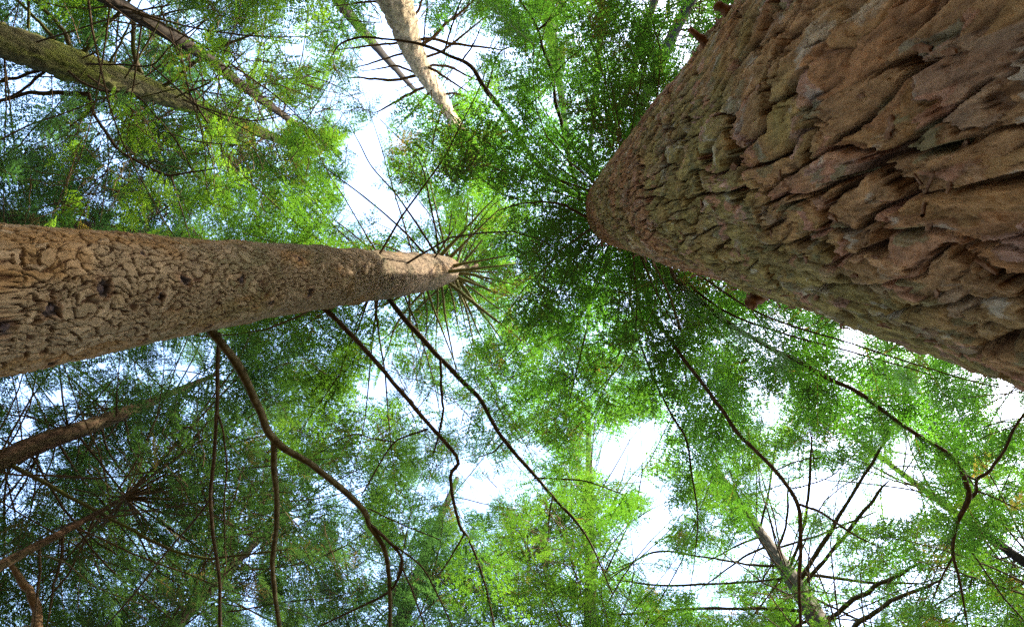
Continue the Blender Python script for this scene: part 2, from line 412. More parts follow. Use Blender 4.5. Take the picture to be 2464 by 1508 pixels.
# ------------------------------------------------------------------ bark surfaces
def cells_to_parts(root, trunk_name, V, F, bark, cellid, mat, max_parts, piece, facing, min_faces=30):
    """Split a displaced trunk surface into its bark plates (largest in view first); the rest stays the trunk."""
    fc = cellid[F[:, 0]]
    u, v, w = proj(V)
    ok = facing & (w > 0.2) & (u > -20) & (u < 2484) & (v > -20) & (v < 1528)
    fok = ok[F].all(1)
    p = np.stack([u, v], -1)[F]
    area = 0.5*np.abs((p[:, 2, 0]-p[:, 0, 0])*(p[:, 3, 1]-p[:, 1, 1])-(p[:, 3, 0]-p[:, 1, 0])*(p[:, 2, 1]-p[:, 0, 1]))
    area = np.where(fok, area, 0)
    ids, inv = np.unique(fc, return_inverse=True)
    tot = np.bincount(inv, weights=area)
    best = np.argsort(-tot)[:max_parts]
    best = best[tot[best] > 60]
    part_of = np.full(len(ids), -1); part_of[best] = np.arange(len(best))
    fp = part_of[inv]
    def sub(name, faces, parent):
        used, idx = np.unique(faces, return_inverse=True)
        me = mesh_np(name, V[used], idx.reshape(faces.shape), True, {'bark': bark[used]})
        return link(name, me, mat, parent)
    tr = sub(trunk_name, F[fp < 0], root)
    order = np.argsort(fp, kind='stable'); fs = fp[order]
    lo = np.searchsorted(fs, np.arange(len(best))); hi = np.searchsorted(fs, np.arange(len(best)), side='right')
    for k in range(len(best)):
        sub(piece, F[order[lo[k]:hi[k]]], tr)
    return tr

def axis_surface(axis, z, th, disp=0.0):
    """Points on a trunk: z (rows), th (cols) world angle round the axis."""
    a = smooth_path(axis[:, [2, 0, 1, 3]], 400)       # parameterised mostly by height
    o = np.argsort(a[:, 0]); a = a[o]
    cx = np.interp(z, a[:, 0], a[:, 1]); cy_ = np.interp(z, a[:, 0], a[:, 2]); r = np.interp(z, a[:, 0], a[:, 3])
    rr = r[:, None]+disp+0*th[None]
    return np.stack([cx[:, None]+np.cos(th)[None]*rr, cy_[:, None]+np.sin(th)[None]*rr, z[:, None]+0*rr], -1), r

def grid_faces(m, n, wrap=True):
    i = np.arange(m-1)[:, None]*n
    j = np.arange(n if wrap else n-1)[None]; jn = (j+1) % n
    return np.stack([i+j, i+jn, i+n+jn, i+n+j], -1).reshape(-1, 4)

def lerp3(a, b, t): return np.asarray(a)+(np.asarray(b)-np.asarray(a))*t[..., None]

def build_cedar():
    t = TREES['cedar']; ax = t.axis
    hv = 0.36*1640/np.linspace(1900, 58, 860)         # even rows as seen from the camera
    z = np.concatenate([np.linspace(-0.15, CAM_H+hv[0]-0.02, 18), CAM_H+hv, np.linspace(CAM_H+hv[-1]+0.15, 24.4, 24)])
    fwd = math.atan2(0.42, -0.75)                     # direction from the axis towards the camera
    s = np.linspace(-1, 1, 640)
    thv = fwd+np.radians(68)*(0.75*s+0.25*s**3)
    thb = np.linspace(thv[-1], thv[0]+2*np.pi, 42)[1:-1]
    th = np.concatenate([thv, thb])
    _, r = axis_surface(ax, z, th)
    T, Z = np.meshgrid(th, z)
    arc = (T-fwd)*0.56
    # furrows wander and shear round the stem
    wx = (fbm(arc*3.1+5, Z*1.1+2, 4, 1)-0.5)*0.20+(fbm(arc*12+5, Z*4.0+2, 3, 4)-0.5)*0.045
    wz = (fbm(arc*4.0+15, Z*2.0+7, 3, 2)-0.5)*0.10
    a = arc+wx+Z*0.10; zz = Z+wz
    zz = zz+(fbm(a*105, zz*4, 2, 11)-0.5)*0.10+(fbm(a*260, zz*9, 2, 12)-0.5)*0.03       # fibres end raggedly
    f1, f2, ci, cj, ox, oy = voronoi(a/0.047, zz/0.34, 5)
    edgeN = (fbm(a*60, zz*16, 3, 30)-0.5)*0.22+(fbm(a*190, zz*50, 2, 31)-0.5)*0.12
    e = f2-f1+edgeN
    open_ = sstep(0.24, 0.42, fbm(a*6+2, zz*2.4, 3, 32))             # some furrows are healed over
    fur = (1-sstep(0.02, 0.15, e))*open_
    plate = 1-fur
    h1 = hash2(ci, cj, 7); h2 = hash2(ci, cj, 8)-0.5; h3 = hash2(ci, cj, 9)-0.5; h4 = hash2(ci, cj, 10)
    disp = -0.032*fur+0.007*h1*sstep(-0.02, 0.04, e)+(ox*h2*0.006)*sstep(0.0, 0.1, e)
    # cross cracks, shallower
    q1, q2, qi, qj, qx, qy = voronoi((a+(fbm(a*18, zz*8, 2, 43)-0.5)*0.06)/0.036+8, (zz+(fbm(a*9, zz*9, 2, 48)-0.5)*0.05)/0.15+4, 15)
    eq = q2-q1+edgeN*1.1
    crack = (1-sstep(0.0, 0.12, eq))*sstep(0.42, 0.60, fbm(a*11+5, zz*5, 3, 33))
    disp += -0.007*crack+0.0022*hash2(qi, qj, 2)*sstep(0.0, 0.04, eq)
    # papery layers: sharp terraces, flakes that lift at one end
    lay = fbm(a*40+3, zz*8.0, 5, 40)*8.0+ox*h2*2+oy*1.0
    fr_ = lay % 1.0
    disp += plate*((np.floor(lay)+sstep(0.0, 0.08, fr_))*0.0014)
    g1, g2, di, dj, px, py = voronoi((a+(fbm(a*30, zz*14, 2, 44)-0.5)*0.05)/0.021+3, zz/0.060+9, 21)
    k1 = hash2(di, dj, 3); k2 = hash2(di, dj, 4)-0.5; k3 = hash2(di, dj, 6)-0.5
    flake = sstep(0.0, 0.09, (g2-g1)+(fbm(a*150, zz*50, 2, 77)-0.5)*0.5)
    lift = hash2(di, dj, 12) > 0.55
    disp += plate*np.where(lift, flake*(0.0012+0.0022*k1+py*k3*0.007), 0)
    fib = 1-np.abs(fbm(a*150+(fbm(a*20, zz*9, 2, 55)-0.5)*6, zz*13, 3, 52)-0.5)*2
    disp += (fbm(a*120, zz*20, 4, 50)-0.5)*0.006+(fbm(a*26, zz*85, 3, 51)-0.5)*0.003+(fib-0.7)*0.0045
    disp += (fbm(arc*2.2, Z*0.9, 3, 60)-0.5)*0.035*np.clip(1.2-(Z-CAM_H)*0.05, 0.4, 1)    # broad lobes of the stem
    disp -= 0.006
    lod = np.clip(1.25-(Z-CAM_H)*0.03, 0.6, 1.1)
    V, _ = axis_surface(ax, z, th, disp*lod-0.02)
    V = V.reshape(-1, 3); F = grid_faces(len(z), len(th))
    # own colours of the bark
    olive = np.array((0.190, 0.145, 0.040)); brown = np.array((0.265, 0.118, 0.046)); pink = np.array((0.30, 0.155, 0.105))
    pale = np.array((0.36, 0.30, 0.22)); rust = np.array((0.075, 0.030, 0.013)); grey = np.array((0.195, 0.128, 0.055))
    big = fbm(arc*2.4+31, Z*1.7+5, 3, 70)
    BS = 0.80
    olive, brown, pink, pale, rust, grey = [q*BS for q in (olive, brown, pink, pale, rust, grey)]
    c = lerp3(brown, olive, sstep(0.42, 0.60, big)*0.8)
    c = c+(grey-c)*(sstep(0.5, 0.75, h4)*0.3)[..., None]
    c = c+(pink-c)*(lift*sstep(0.72, 0.90, k1)*sstep(0.38, 0.54, fbm(a*6, zz*3, 3, 71))*0.85)[..., None]
    c = c+(pink*0.9-c)*(sstep(0.90, 0.97, h1)*0.25)[..., None]
    c = c+(pale-c)*(sstep(0.68, 0.74, fbm(a*22+3, zz*13+1, 4, 72))*0.5)[..., None]
    c = c+(rust-c)*(np.clip(fur*0.85+crack*0.6, 0, 0.85))[..., None]
    c = c*(0.55+0.90*fbm(a*85, zz*9, 4, 73))[..., None]
    c = c*(0.80+0.42*hash2(np.floor(lay), ci*7+cj, 15))[..., None]
    hq = hash2(qi, qj, 61); lilac = np.array((0.25, 0.175, 0.130))*BS; ochre = np.array((0.27, 0.145, 0.045))*BS
    c = c+(lilac-c)*(sstep(0.955, 0.965, hq)*0.25*plate)[..., None]+(ochre-c)*((hq < 0.16)*0.35*plate)[..., None]
    kk = hash2(di, dj, 62)
    c = c+(np.array((0.30, 0.13, 0.07))*BS-c)*(lift*(kk > 0.86)*flake*0.75)[..., None]+(np.array((0.13, 0.115, 0.05))*BS-c)*(lift*(kk < 0.2)*flake*0.6)[..., None]
    bark = np.clip(c, 0.004, 0.9).reshape(-1, 3)
    cid = (ci.astype(np.int64)*100003+cj.astype(np.int64)).reshape(-1)
    nrm = np.stack([np.cos(T), np.sin(T), 0*T], -1).reshape(-1, 3)
    facing = (nrm*(np.array([0, 0, CAM_H])-V)).sum(1) > -0.05
    facing &= V[:, 2] < CAM_H+7.6
    t.trunk = cells_to_parts(t.root, 'trunk', V, F, bark, cid, MAT['cedar_bark'], 300, 'bark_plate', facing)
    t.surf = (z, th, V.reshape(len(z), len(th), 3), fwd)

KNOTS = [(25, 792, 30), (125, 742, 24), (250, 695, 22), (385, 712, 17), (440, 675, 17), (586, 672, 20), (745, 703, 17), (722, 622, 10), (342, 610, 12), (585, 596, 9),
                                (655, 728, 13), (120, 872, 14), (345, 820, 12), (795, 752, 9), (880, 640, 8), (500, 786, 22), (945, 668, 9), (1040, 655, 8), (300, 560, 14), (560, 575, 12)]

def build_fir():
    t = TREES['fir']; ax = t.axis
    rr = np.linspace(1520, 190, 600)
    hv = 2.22*1640/rr
    z = np.concatenate([np.linspace(-0.15, CAM_H+hv[0]-0.05, 36), CAM_H+hv, np.linspace(CAM_H+hv[-1]+0.3, ax[-1, 2], 30)])
    fwd = 0.0-math.atan2(0.20, 2.5)
    s = np.linspace(-1, 1, 290)
    thv = fwd+np.radians(98)*s
    thb = np.linspace(thv[-1], thv[0]+2*np.pi, 22)[1:-1]
    th = np.concatenate([thv, thb])
    T, Z = np.meshgrid(th, z)
    arc = (T-fwd)*0.31
    wx = (fbm(arc*9+5, Z*5+2, 4, 101)-0.5)*0.13
    wz = (fbm(arc*7+15, Z*4+7, 3, 102)-0.5)*0.14
    a = arc+wx+Z*0.03; zz = Z+wz
    zz = zz+(fbm(a*110, zz*9, 2, 111)-0.5)*0.05+(fbm(a*300, zz*20, 2, 112)-0.5)*0.015
    lowfade = np.clip((Z-CAM_H-2)/8, 0, 1)
    f1, f2, ci, cj, ox, oy = voronoi(a/0.036, zz/0.100, 105)
    e = f2-f1+(fbm(a*80, zz*45, 3, 130)-0.5)*0.38
    fur = (1-sstep(0.02, 0.17, e))*sstep(0.15, 0.32, fbm(a*14+2, zz*6, 3, 132))
    plate = 1-fur
    h1 = hash2(ci, cj, 7); h2 = hash2(ci, cj, 8)-0.5; h3 = hash2(ci, cj, 9)-0.5; h4 = hash2(ci, cj, 10)
    disp = -0.012*fur+(0.004*h1+ox*h2*0.004)*sstep(0.0, 0.05, e)
    g1, g2, di, dj, px, py = voronoi((a+(fbm(a*40, zz*30, 2, 144)-0.5)*0.03)/0.017+3, zz/0.030+9, 121)
    k1 = hash2(di, dj, 3)
    flake = sstep(0.0, 0.12, g2-g1+(fbm(a*150, zz*90, 2, 145)-0.5)*0.4)
    v1, v2, vi, vj, vx, vy = voronoi(a/0.021+31, zz/0.046+17, 141)
    crk = (1-sstep(0.0, 0.16, v2-v1+(fbm(a*110, zz*60, 2, 146)-0.5)*0.25))*sstep(0.40, 0.56, fbm(a*9+7, zz*4, 3, 147))
    disp += -0.006*crk
    disp += plate*(flake*0.002+k1*0.0035)+(fbm(a*120, zz*60, 3, 150)-0.5)*0.004
    disp += (fbm(arc*5, Z*1.4, 3, 160)-0.5)*0.035
    # swollen nodes where whorls of branches once grew
    for zn, amp, ph in ((6.25, 0.020, 0.3), (7.75, 0.024, 1.4), (8.55, 0.016, 2.0), (9.6, 0.026, 2.4), (10.45, 0.018, 0.9), (11.2, 0.022, 1.1)):
        dz = Z-(zn+0.05*np.sin(T*2+ph)+0.03*np.sin(T*5+ph*2))
        disp += amp*np.exp(-(dz/0.055)**2)*(0.65+0.35*np.sin(T*3+ph*5))
    V0, _ = axis_surface(ax, z, th, 0.0)
    W0 = V0.reshape(-1, 3); pu, pv, pw = proj(W0)
    fr0 = (np.stack([np.cos(T), np.sin(T), 0*T], -1).reshape(-1, 3)*(np.array([0, 0, CAM_H])-W0)).sum(1) > 0
    knotcol = np.zeros(T.shape); rustcol = np.zeros(T.shape); t.knots = []
    for kn, (ku, kv, kpx) in enumerate(KNOTS):
        q = int(np.argmin((pu-ku)**2+(pv-kv)**2+np.where(fr0, 0, 1e9)))
        tz, tt = z[q // len(th)], th[q % len(th)]
        kr = kpx*(0.55+0.35*((kn*7) % 5)/4)*pw[q]/FPX
        da = (T-tt)*0.31; dz = (Z-tz)/1.35
        ang = np.arctan2(dz, da)
        dd = np.hypot(da, dz)/kr*(1+0.55*(fbm(np.cos(ang)*1.6+kn*5, np.sin(ang)*1.6+kn*3, 3, 400+kn)-0.5)*2)+(fbm(a*60, zz*60, 3, 420)-0.5)*0.5
        disp += kr*0.42*np.exp(-((dd-1.25)/0.45)**2)-kr*0.75*(1-sstep(0.25, 0.95, dd))
        knotcol = np.maximum(knotcol, 1-sstep(0.75, 1.15, dd)); rustcol = np.maximum(rustcol, 1-sstep(1.0, 2.1, dd))
        t.knots.append((W0[q], kr, kn))
    lod = np.clip(1.15-(Z-CAM_H)*0.035, 0.5, 1.1)
    V, _ = axis_surface(ax, z, th, disp*lod-0.012)
    V = V.reshape(-1, 3); F = grid_faces(len(z), len(th))
    tan = np.array((0.230, 0.128, 0.048)); grey = np.array((0.200, 0.138, 0.074)); pale = np.array((0.29, 0.200, 0.112)); rust = np.array((0.055, 0.022, 0.009))
    olive = np.array((0.125, 0.110, 0.048))
    big = fbm(arc*5+31, Z*1.2+5, 3, 170)
    BS = 0.46
    tan, grey, pale, rust, olive = [q*BS for q in (tan, grey, pale, rust, olive)]
    c = lerp3(tan, grey, sstep(0.40, 0.60, big))
    c = c+(olive-c)*(sstep(0.5, 0.7, fbm(arc*4+3, Z*2+1, 3, 171))*0.6)[..., None]
    c = c+(pale-c)*(sstep(0.55, 0.95, h4)*0.7)[..., None]
    c = c*(0.86+0.28*k1)[..., None]
    c = c*(0.75+0.5*fbm(a*70, zz*34, 4, 173))[..., None]
    c = c+(rust-c)*(np.clip(fur*0.9+crk*0.6, 0, 0.92))[..., None]
    c = c+(np.array((0.085, 0.045, 0.022))-c)*(rustcol*0.55)[..., None]
    c = c+(np.array((0.011, 0.008, 0.008))-c)*(knotcol*0.92)[..., None]
    bark = np.clip(c, 0.004, 0.9).reshape(-1, 3)
    cid = (ci.astype(np.int64)*100003+cj.astype(np.int64)).reshape(-1)
    nrm = np.stack([np.cos(T), np.sin(T), 0*T], -1).reshape(-1, 3)
    facing = (nrm*(np.array([0, 0, CAM_H])-V)).sum(1) > 0
    t.trunk = cells_to_parts(t.root, 'trunk', V, F, bark, cid, MAT['fir_bark'], 300, 'bark_plate', facing)
    t.surf = (z, th, V.reshape(len(z), len(th), 3), fwd)

def build_far_trunk(t):
    ax = t.axis
    fine = t.key in ('sunlit', 'moss', 'slim', 'basal')
    z = np.linspace(ax[0, 2], ax[-1, 2], 260 if fine else 90); n = 34 if fine else 18
    th = np.linspace(0, 2*np.pi, n, endpoint=False)
    T, Z = np.meshgrid(th, z)
    sd_ = abs(hash(t.key)) % 7 + len(t.key)*13
    rb = np.interp(z, ax[:, 2], ax[:, 3])[:, None]
    a = T*3.4; zz = Z*(8.0 if fine else 5.0)
    x = a*1.3+2*(fbm(a*0.7, zz*0.4, 3, sd_)-0.5); y = zz*0.75
    f1, f2, ci, cj, ox, oy = voronoi(x, y, sd_+3)
    plate = sstep(0.0, 0.3, f2-f1)
    disp = (plate*(0.10+0.12*hash2(ci, cj, 3))+(fbm(a*2, zz*0.6, 4, sd_+5)-0.5)*0.30)*rb
    V, _ = axis_surface(ax, z, th, disp-0.04*rb)
    c1, c2, c3, c4 = [np.array(q) for q in t.bark]
    c = lerp3(c1, c2, hash2(ci, cj, 5))
    c = c+(c3-c)*(sstep(0.42, 0.62, fbm(a*0.5, Z*0.9, 3, sd_+9))*0.85)[..., None]
    c = c+(c4-c)*((1-plate)*0.7)[..., None]
    t.trunk = link('trunk', mesh_np('trunk', V.reshape(-1, 3), grid_faces(len(z), n), True, {'bark': np.clip(c, 0.005, 0.9).reshape(-1, 3)}), MAT['far_bark'], t.root)

build_cedar(); build_fir()
for k, t in TREES.items():
    if k not in ('cedar', 'fir'): build_far_trunk(t)

# outlines kept clear of foliage that would hang lower than the wood
def protect_trunk(t, lo=0.0, hi=99.0, margin=10.0, prob=1.0):
    a = t.axis; zz = np.linspace(max(a[0, 2], CAM_H+0.4), a[-1, 2], 60)
    pts = np.array([tpos(t, z)[0] for z in zz]); rad = np.array([tpos(t, z)[1] for z in zz])
    u, v, w = proj(pts)
    for i in range(len(zz)-1):
        if lo <= zz[i]-CAM_H <= hi:
            PROTECT.append((u[i], v[i], u[i+1], v[i+1], rad[i]*FPX/w[i]+margin, zz[i], prob))
protect_trunk(TREES['cedar'], 0.3, 7.3, 4, 1.0)
protect_trunk(TREES['fir'], 0, 13.0, 6, 1.0)
protect_trunk(TREES['moss'], 0, 12.5, 2, 0.80)
protect_trunk(TREES['sunlit'], 0, 16, 0, 0.42)
protect_trunk(TREES['slim'], 0, 11, 0, 0.85)
protect_trunk(TREES['corner'], 0, 9, 0, 0.4)
for k in ('pole_a', 'pole_b', 'pole_c'): protect_trunk(TREES[k], 0, 16, 3, 0.95)

# ------------------------------------------------------------------ limbs one can follow by eye
LIMBS = []   # (tree, path(n,3), radii) for dressing with foliage
def limb(key, pts, mat, h0=None, drop=0.06, dress=0.0, name='branch', prot=0.75, ext=0.0, parent=None, wob=1.0, hp=None):
    pfrom = 0.30 if (key == 'cedar' and parent is None) else 0.0
    """pts: (u, v, width) from the trunk outwards. Heights start at the trunk's height there and sink by drop."""
    t = TREES[key]
    pts = [tuple(p) for p in pts]
    if ext:
        (u1, v1, w1), (u2, v2, w2) = pts[-2], pts[-1]
        L = math.hypot(u2-u1, v2-v1)+1e-6
        pts.append((u2+(u2-u1)/L*ext, v2+(v2-v1)/L*ext, max(1.2, w2*0.45)))
    if h0 is None:
        zz = np.linspace(CAM_H+2, t.axis[-1, 2]-0.2, 160)
        q = np.array([tpos(t, z)[0] for z in zz]); u, v, w = proj(q)
        h0 = zz[np.argmin((u-pts[0][0])**2+(v-pts[0][1])**2)]-CAM_H
    a = smooth_path(np.array(pts, float), max(14, len(pts)*6))
    n = len(a); s = np.linspace(0, 1, n)
    hh = h0*(1-drop*s**1.3)
    if hp is not None: hh = np.interp(s, np.linspace(0, 1, len(hp)), hp)
    path = P(a[:, 0], a[:, 1], hh)
    D = depth(path)
    rad = np.maximum(a[:, 2]*0.43*D/FPX, 0.0022)
    sdn = len(LIMBS)
    wn_ = np.stack([fbm(s*9+sdn*3.1, s*0+k*5.0, 3, 200+k)-0.5 for k in range(3)], -1)
    path = path+wn_*(rad[:, None]*1.6*wob)*np.minimum(1, s*6)[:, None]
    sides = 10 if rad[0] > 0.03 else 7 if rad[0] > 0.012 else 6
    if sides % 2: sides += 1
    v, f = tube(path, rad, sides, 0.16, sdn)
    o = link(name, mesh_np(name, v, f), MAT[mat], parent or t.root)
    LIMBS.append((t, path, rad, dress))
    u, vv, w = proj(path)
    for i in range(int(pfrom*n), n-2, 2):
        PROTECT.append((u[i], vv[i], u[i+2], vv[i+2], rad[i]*FPX/w[i]+5, path[i, 2], prot))
    return o

# fir: near forked limb and its fellows
f1 = limb('fir', [(500, 770, 28), (508, 795, 25), (570, 880, 24), (625, 985, 22), (662, 1055, 21), (760, 1125, 18), (870, 1222, 16), (890, 1265, 15), (925, 1320, 14), (937, 1400, 12), (940, 1508, 11)], 'branch_olive', 4.5, 0.0, 0.0, ext=120, prot=1.0, wob=0.6)
limb('fir', [(660, 1050, 18), (661, 1150, 17), (668, 1230, 16), (656, 1350, 15), (662, 1430, 13), (672, 1508, 12)], 'branch_olive', 4.5, 0.0, 0.0, ext=120, prot=0.95, parent=f1, name='side_branch', wob=0.6)
limb('fir', [(882, 1255, 11), (945, 1310, 9), (968, 1350, 9), (955, 1400, 8), (925, 1430, 7), (800, 1490, 5)], 'branch_dark', 4.5, 0.0, 0.0, parent=f1, name='side_branch', ext=80)
limb('fir', [(888, 1224, 5), (980, 1266, 4), (1059, 1298, 3)], 'branch_dark', 4.5, 0.0, 0, parent=f1, name='side_branch')
limb('fir', [(950, 1312, 6), (1018, 1368, 5), (1088, 1504, 4)], 'branch_dark', 4.5, 0.0, 0, parent=f1, name='side_branch', ext=60)
limb('fir', [(966, 1362, 6), (997, 1434, 5), (1022, 1508, 4)], 'branch_dark', 4.5, 0.0, 0, parent=f1, name='side_branch', ext=60)
limb('fir', [(570, 880, 4), (585, 884, 3), (600, 896, 2)], 'branch_dark', 4.5, 0.0, 0, parent=f1, name='side_branch')
f2 = limb('fir', [(528, 800, 12), (524, 860, 12), (521, 960, 11), (515, 1100, 11), (508, 1190, 11), (515, 1290, 10), (528, 1400, 10), (530, 1508, 9)], 'branch_dark', 4.9, 0.0, 0, ext=100, prot=0.95)
limb('fir', [(508, 1195, 6), (470, 1250, 6), (390, 1340, 5), (330, 1420, 5), (250, 1508, 4)], 'branch_dark', 4.9, 0.0, 0, parent=f2, name='side_branch', ext=60)
limb('fir', [(522, 990, 6), (538, 1040, 6), (545, 1120, 5), (540, 1200, 5), (542, 1330, 4)], 'branch_dark', 4.9, 0.0, 0, parent=f2, name='side_branch')
f4 = limb('fir', [(766, 728, 17), (778, 741, 15), (826, 787, 14), (899, 864, 13), (1000, 985, 12), (1100, 1098, 11), (1085, 1140, 10), (1090, 1190, 9), (1108, 1265, 8), (1130, 1300, 7), (1165, 1400, 6), (1190, 1508, 5)], 'branch_dark', 6.5, 0.05, 0.6, ext=80, prot=0.5)
limb('fir', [(1030, 1032, 6), (951, 1063, 5), (906, 1129, 5), (869, 1191, 4)], 'branch_dark', 6.35, 0.03, 0.4, parent=f4, name='side_branch')
limb('fir', [(951, 1063, 4), (898, 1055, 4), (844, 1046, 4), (770, 1088, 3)], 'branch_dark', 6.3, 0.03, 0.4, parent=f4, name='side_branch')
limb('fir', [(1116, 1286, 5), (1067, 1368, 4), (1050, 1385, 3)], 'branch_dark', 6.2, 0.03, 0.3, parent=f4, name='side_branch')
f5 = limb('fir', [(920, 702, 17), (930, 711, 15), (979, 771, 15), (1058, 864, 14), (1151, 960, 12), (1200, 1040, 11), (1290, 1150, 10), (1335, 1200, 9), (1390, 1260, 7), (1430, 1325, 5), (1475, 1430, 3)], 'branch_dark', 8.5, 0.07, 0.6, prot=0.6)
limb('fir', [(1285, 1150, 6), (1350, 1152, 5), (1420, 1160, 4), (1500, 1190, 3)], 'branch_dark', 8.0, 0.02, 0.4, parent=f5, name='side_branch')
limb('fir', [(1330, 1195, 5), (1322, 1240, 4), (1320, 1285, 3)], 'branch_dark', 8.0, 0.02, 0.3, parent=f5, name='side_branch')
limb('fir', [(1212, 1060, 5), (1190, 1085, 4), (1150, 1100, 3)], 'branch_dark', 8.1, 0.02, 0.3, parent=f5, name='side_branch')
limb('fir', [(1060, 866, 8), (1063, 968, 8), (1067, 989, 7), (1055, 1050, 6), (1044, 1088, 5)], 'branch_dark', 8.3, 0.04, 0.3, parent=f5, name='side_branch')
WH = [[(1045, 632), (1138, 532)], [(1072, 630), (1148, 555)], [(1056, 646), (1110, 636), (1172, 624)], [(1040, 655), (1110, 650), (1175, 643)],
      [(1080, 656), (1130, 660), (1174, 670)], [(1086, 662), (1160, 690)], [(1064, 668), (1151, 737), (1212, 785)], [(1096, 672), (1135, 761)],
      [(1100, 672), (1171, 768)], [(1080, 680), (1098, 761)], [(1062, 684), (1075, 781), (1091, 860)], [(1052, 684), (1053, 738), (1050, 800)],
      [(1022, 684), (1051, 761), (1088, 857)], [(984, 700), (988, 781), (1002, 830)], [(985, 700), (930, 730), (866, 755)], [(1072, 680), (992, 755), (940, 800)],
      [(1055, 622), (1012, 552), (979, 505), (949, 462), (896, 403), (864, 343)], [(1030, 622), (985, 570), (925, 514), (864, 464), (811, 425)],
      [(1056, 620), (1050, 560), (1035, 489), (1021, 418), (1000, 371), (971, 343)], [(1078, 632), (1062, 560), (1042, 470), (1032, 430)],
      [(1004, 626), (950, 600), (900, 585)], [(1110, 636), (1150, 590), (1172, 560)], [(1112, 652), (1200, 655)], [(1100, 668), (1190, 735)],
      [(1088, 676), (1120, 740), (1140, 830)], [(1098, 640), (1118, 560), (1125, 500)], [(1030, 688), (960, 770), (930, 850)], [(1116, 662), (1180, 700), (1230, 712)]]
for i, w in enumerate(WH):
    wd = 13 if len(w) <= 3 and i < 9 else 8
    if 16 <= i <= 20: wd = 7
    limb('fir', [(u, v, wd*(1-0.55*k/(len(w)-1))) for k, (u, v) in enumerate(w)], 'branch_sunlit' if i not in (16, 17, 18) else 'branch_dark', None, 0.02 if i < 16 else 0.08, 0.35, ext=80, prot=0.95, wob=0.5)

# mossy tree: bare dead limbs
for i, pts in enumerate([
    [(171, 114, 13), (143, 64, 11), (82, 0, 10)], [(132, 96, 10), (71, 29, 9), (39, 0, 8)], [(68, 68, 8), (68, 30, 7), (68, 0, 7)],
    [(196, 132, 13), (250, 71, 11), (303, 11, 9)], [(261, 160, 7), (293, 96, 6), (314, 54, 5)], [(339, 178, 15), (325, 136, 13), (321, 71, 11), (314, 18, 9)],
    [(380, 215, 12), (428, 186, 12), (475, 146, 11), (525, 118, 10), (600, 85, 6)], [(118, 162, 10), (43, 186, 9), (0, 195, 8)],
    [(116, 164, 9), (71, 203, 8), (36, 228, 7), (0, 246, 6)], [(214, 226, 13), (143, 225, 12), (71, 225, 11), (0, 242, 9)],
    [(214, 226, 9), (228, 278, 9), (257, 321, 9), (286, 361, 8), (332, 389, 8), (375, 411, 8), (411, 421, 7), (460, 414, 5)],
    [(411, 421, 5), (428, 475, 4), (446, 535, 3)], [(164, 171, 7), (200, 200, 7), (250, 218, 6), (303, 221, 6), (336, 236, 6), (371, 275, 5), (411, 321, 5), (443, 375, 4)],
    [(207, 155, 6), (290, 155, 5), (364, 157, 5), (411, 111, 4), (471, 68, 4)], [(364, 157, 5), (418, 207, 5), (464, 246, 4), (518, 275, 4), (589, 311, 3)],
    [(500, 296, 5), (471, 250, 5), (450, 203, 5), (418, 100, 4), (386, 18, 3)], [(336, 236, 4), (393, 221, 4), (450, 214, 3), (535, 229, 3)],
    [(411, 321, 4), (470, 340, 4), (530, 346, 3)], [(300, 190, 6), (345, 120, 5), (380, 60, 4), (395, 0, 3)], [(420, 236, 6), (500, 200, 5), (560, 150, 4)],
    [(257, 321, 4), (262, 380, 4), (250, 470, 3)], [(214, 270, 5), (160, 310, 4), (90, 345, 3)], [(440, 240, 6), (520, 270, 5), (600, 290, 4), (680, 280, 3)]]):
    limb('moss', pts, 'branch_dark' if i in (7, 8, 9, 10, 11, 12, 13, 14, 15) else 'branch_mossy', None if i < 10 else 9.2, 0.03, 0.0, ext=70, prot=0.7)

# slim cedar lower side: drooping bare limbs
for i, pts in enumerate([
    [(20, 1115, 13), (132, 1174, 11), (231, 1228, 10), (330, 1282, 9), (413, 1323, 8), (495, 1343, 7), (549, 1339, 6), (644, 1327, 5)],
    [(74, 1090, 7), (111, 1154, 6), (157, 1228, 6), (215, 1290, 5), (264, 1323, 4)], [(140, 1065, 7), (198, 1154, 6), (248, 1211, 5), (310, 1290, 4)],
    [(186, 1045, 7), (256, 1133, 6), (314, 1203, 6), (371, 1244, 5), (474, 1315, 4)], [(243, 1025, 6), (264, 1092, 6), (314, 1154, 5), (355, 1211, 4), (420, 1290, 3)],
    [(301, 1005, 6), (314, 1075, 5), (338, 1117, 4)], [(165, 1030, 6), (149, 947, 5), (144, 886, 4)], [(150, 1036, 6), (74, 1005, 5), (0, 993, 5)],
    [(157, 1030, 5), (219, 972, 4), (264, 923, 3)], [(60, 1085, 6), (0, 1054, 5)], [(20, 1125, 7), (10, 1200, 6), (12, 1257, 6), (10, 1340, 5)],
    [(100, 1075, 5), (60, 1160, 5), (15, 1230, 4)], [(215, 1290, 4), (240, 1380, 4), (300, 1470, 3)], [(157, 1228, 4), (140, 1330, 4), (150, 1440, 3)],
    [(330, 1282, 5), (370, 1360, 4), (420, 1400, 3)], [(280, 1000, 5), (282, 940, 4), (286, 890, 3)], [(40, 1100, 4), (110, 1140, 4), (170, 1150, 3)]]):
    limb('slim', pts, 'branch_mossy' if i == 0 else 'branch_dark', None if i < 10 else 8.6, 0.05, 0.25 if i < 6 else 0.1, ext=50, prot=0.7)
c1_ = limb('corner', [(20, 1352, 12), (54, 1397, 20), (74, 1438, 24), (87, 1508, 27), (95, 1560, 26)], 'branch_warm', 7.2, 0.1, 0, prot=0.9)
limb('corner', [(95, 1320, 9), (93, 1390, 8), (89, 1434, 7), (84, 1490, 5)], 'branch_dark', None, 0.06, 0.2, ext=40)
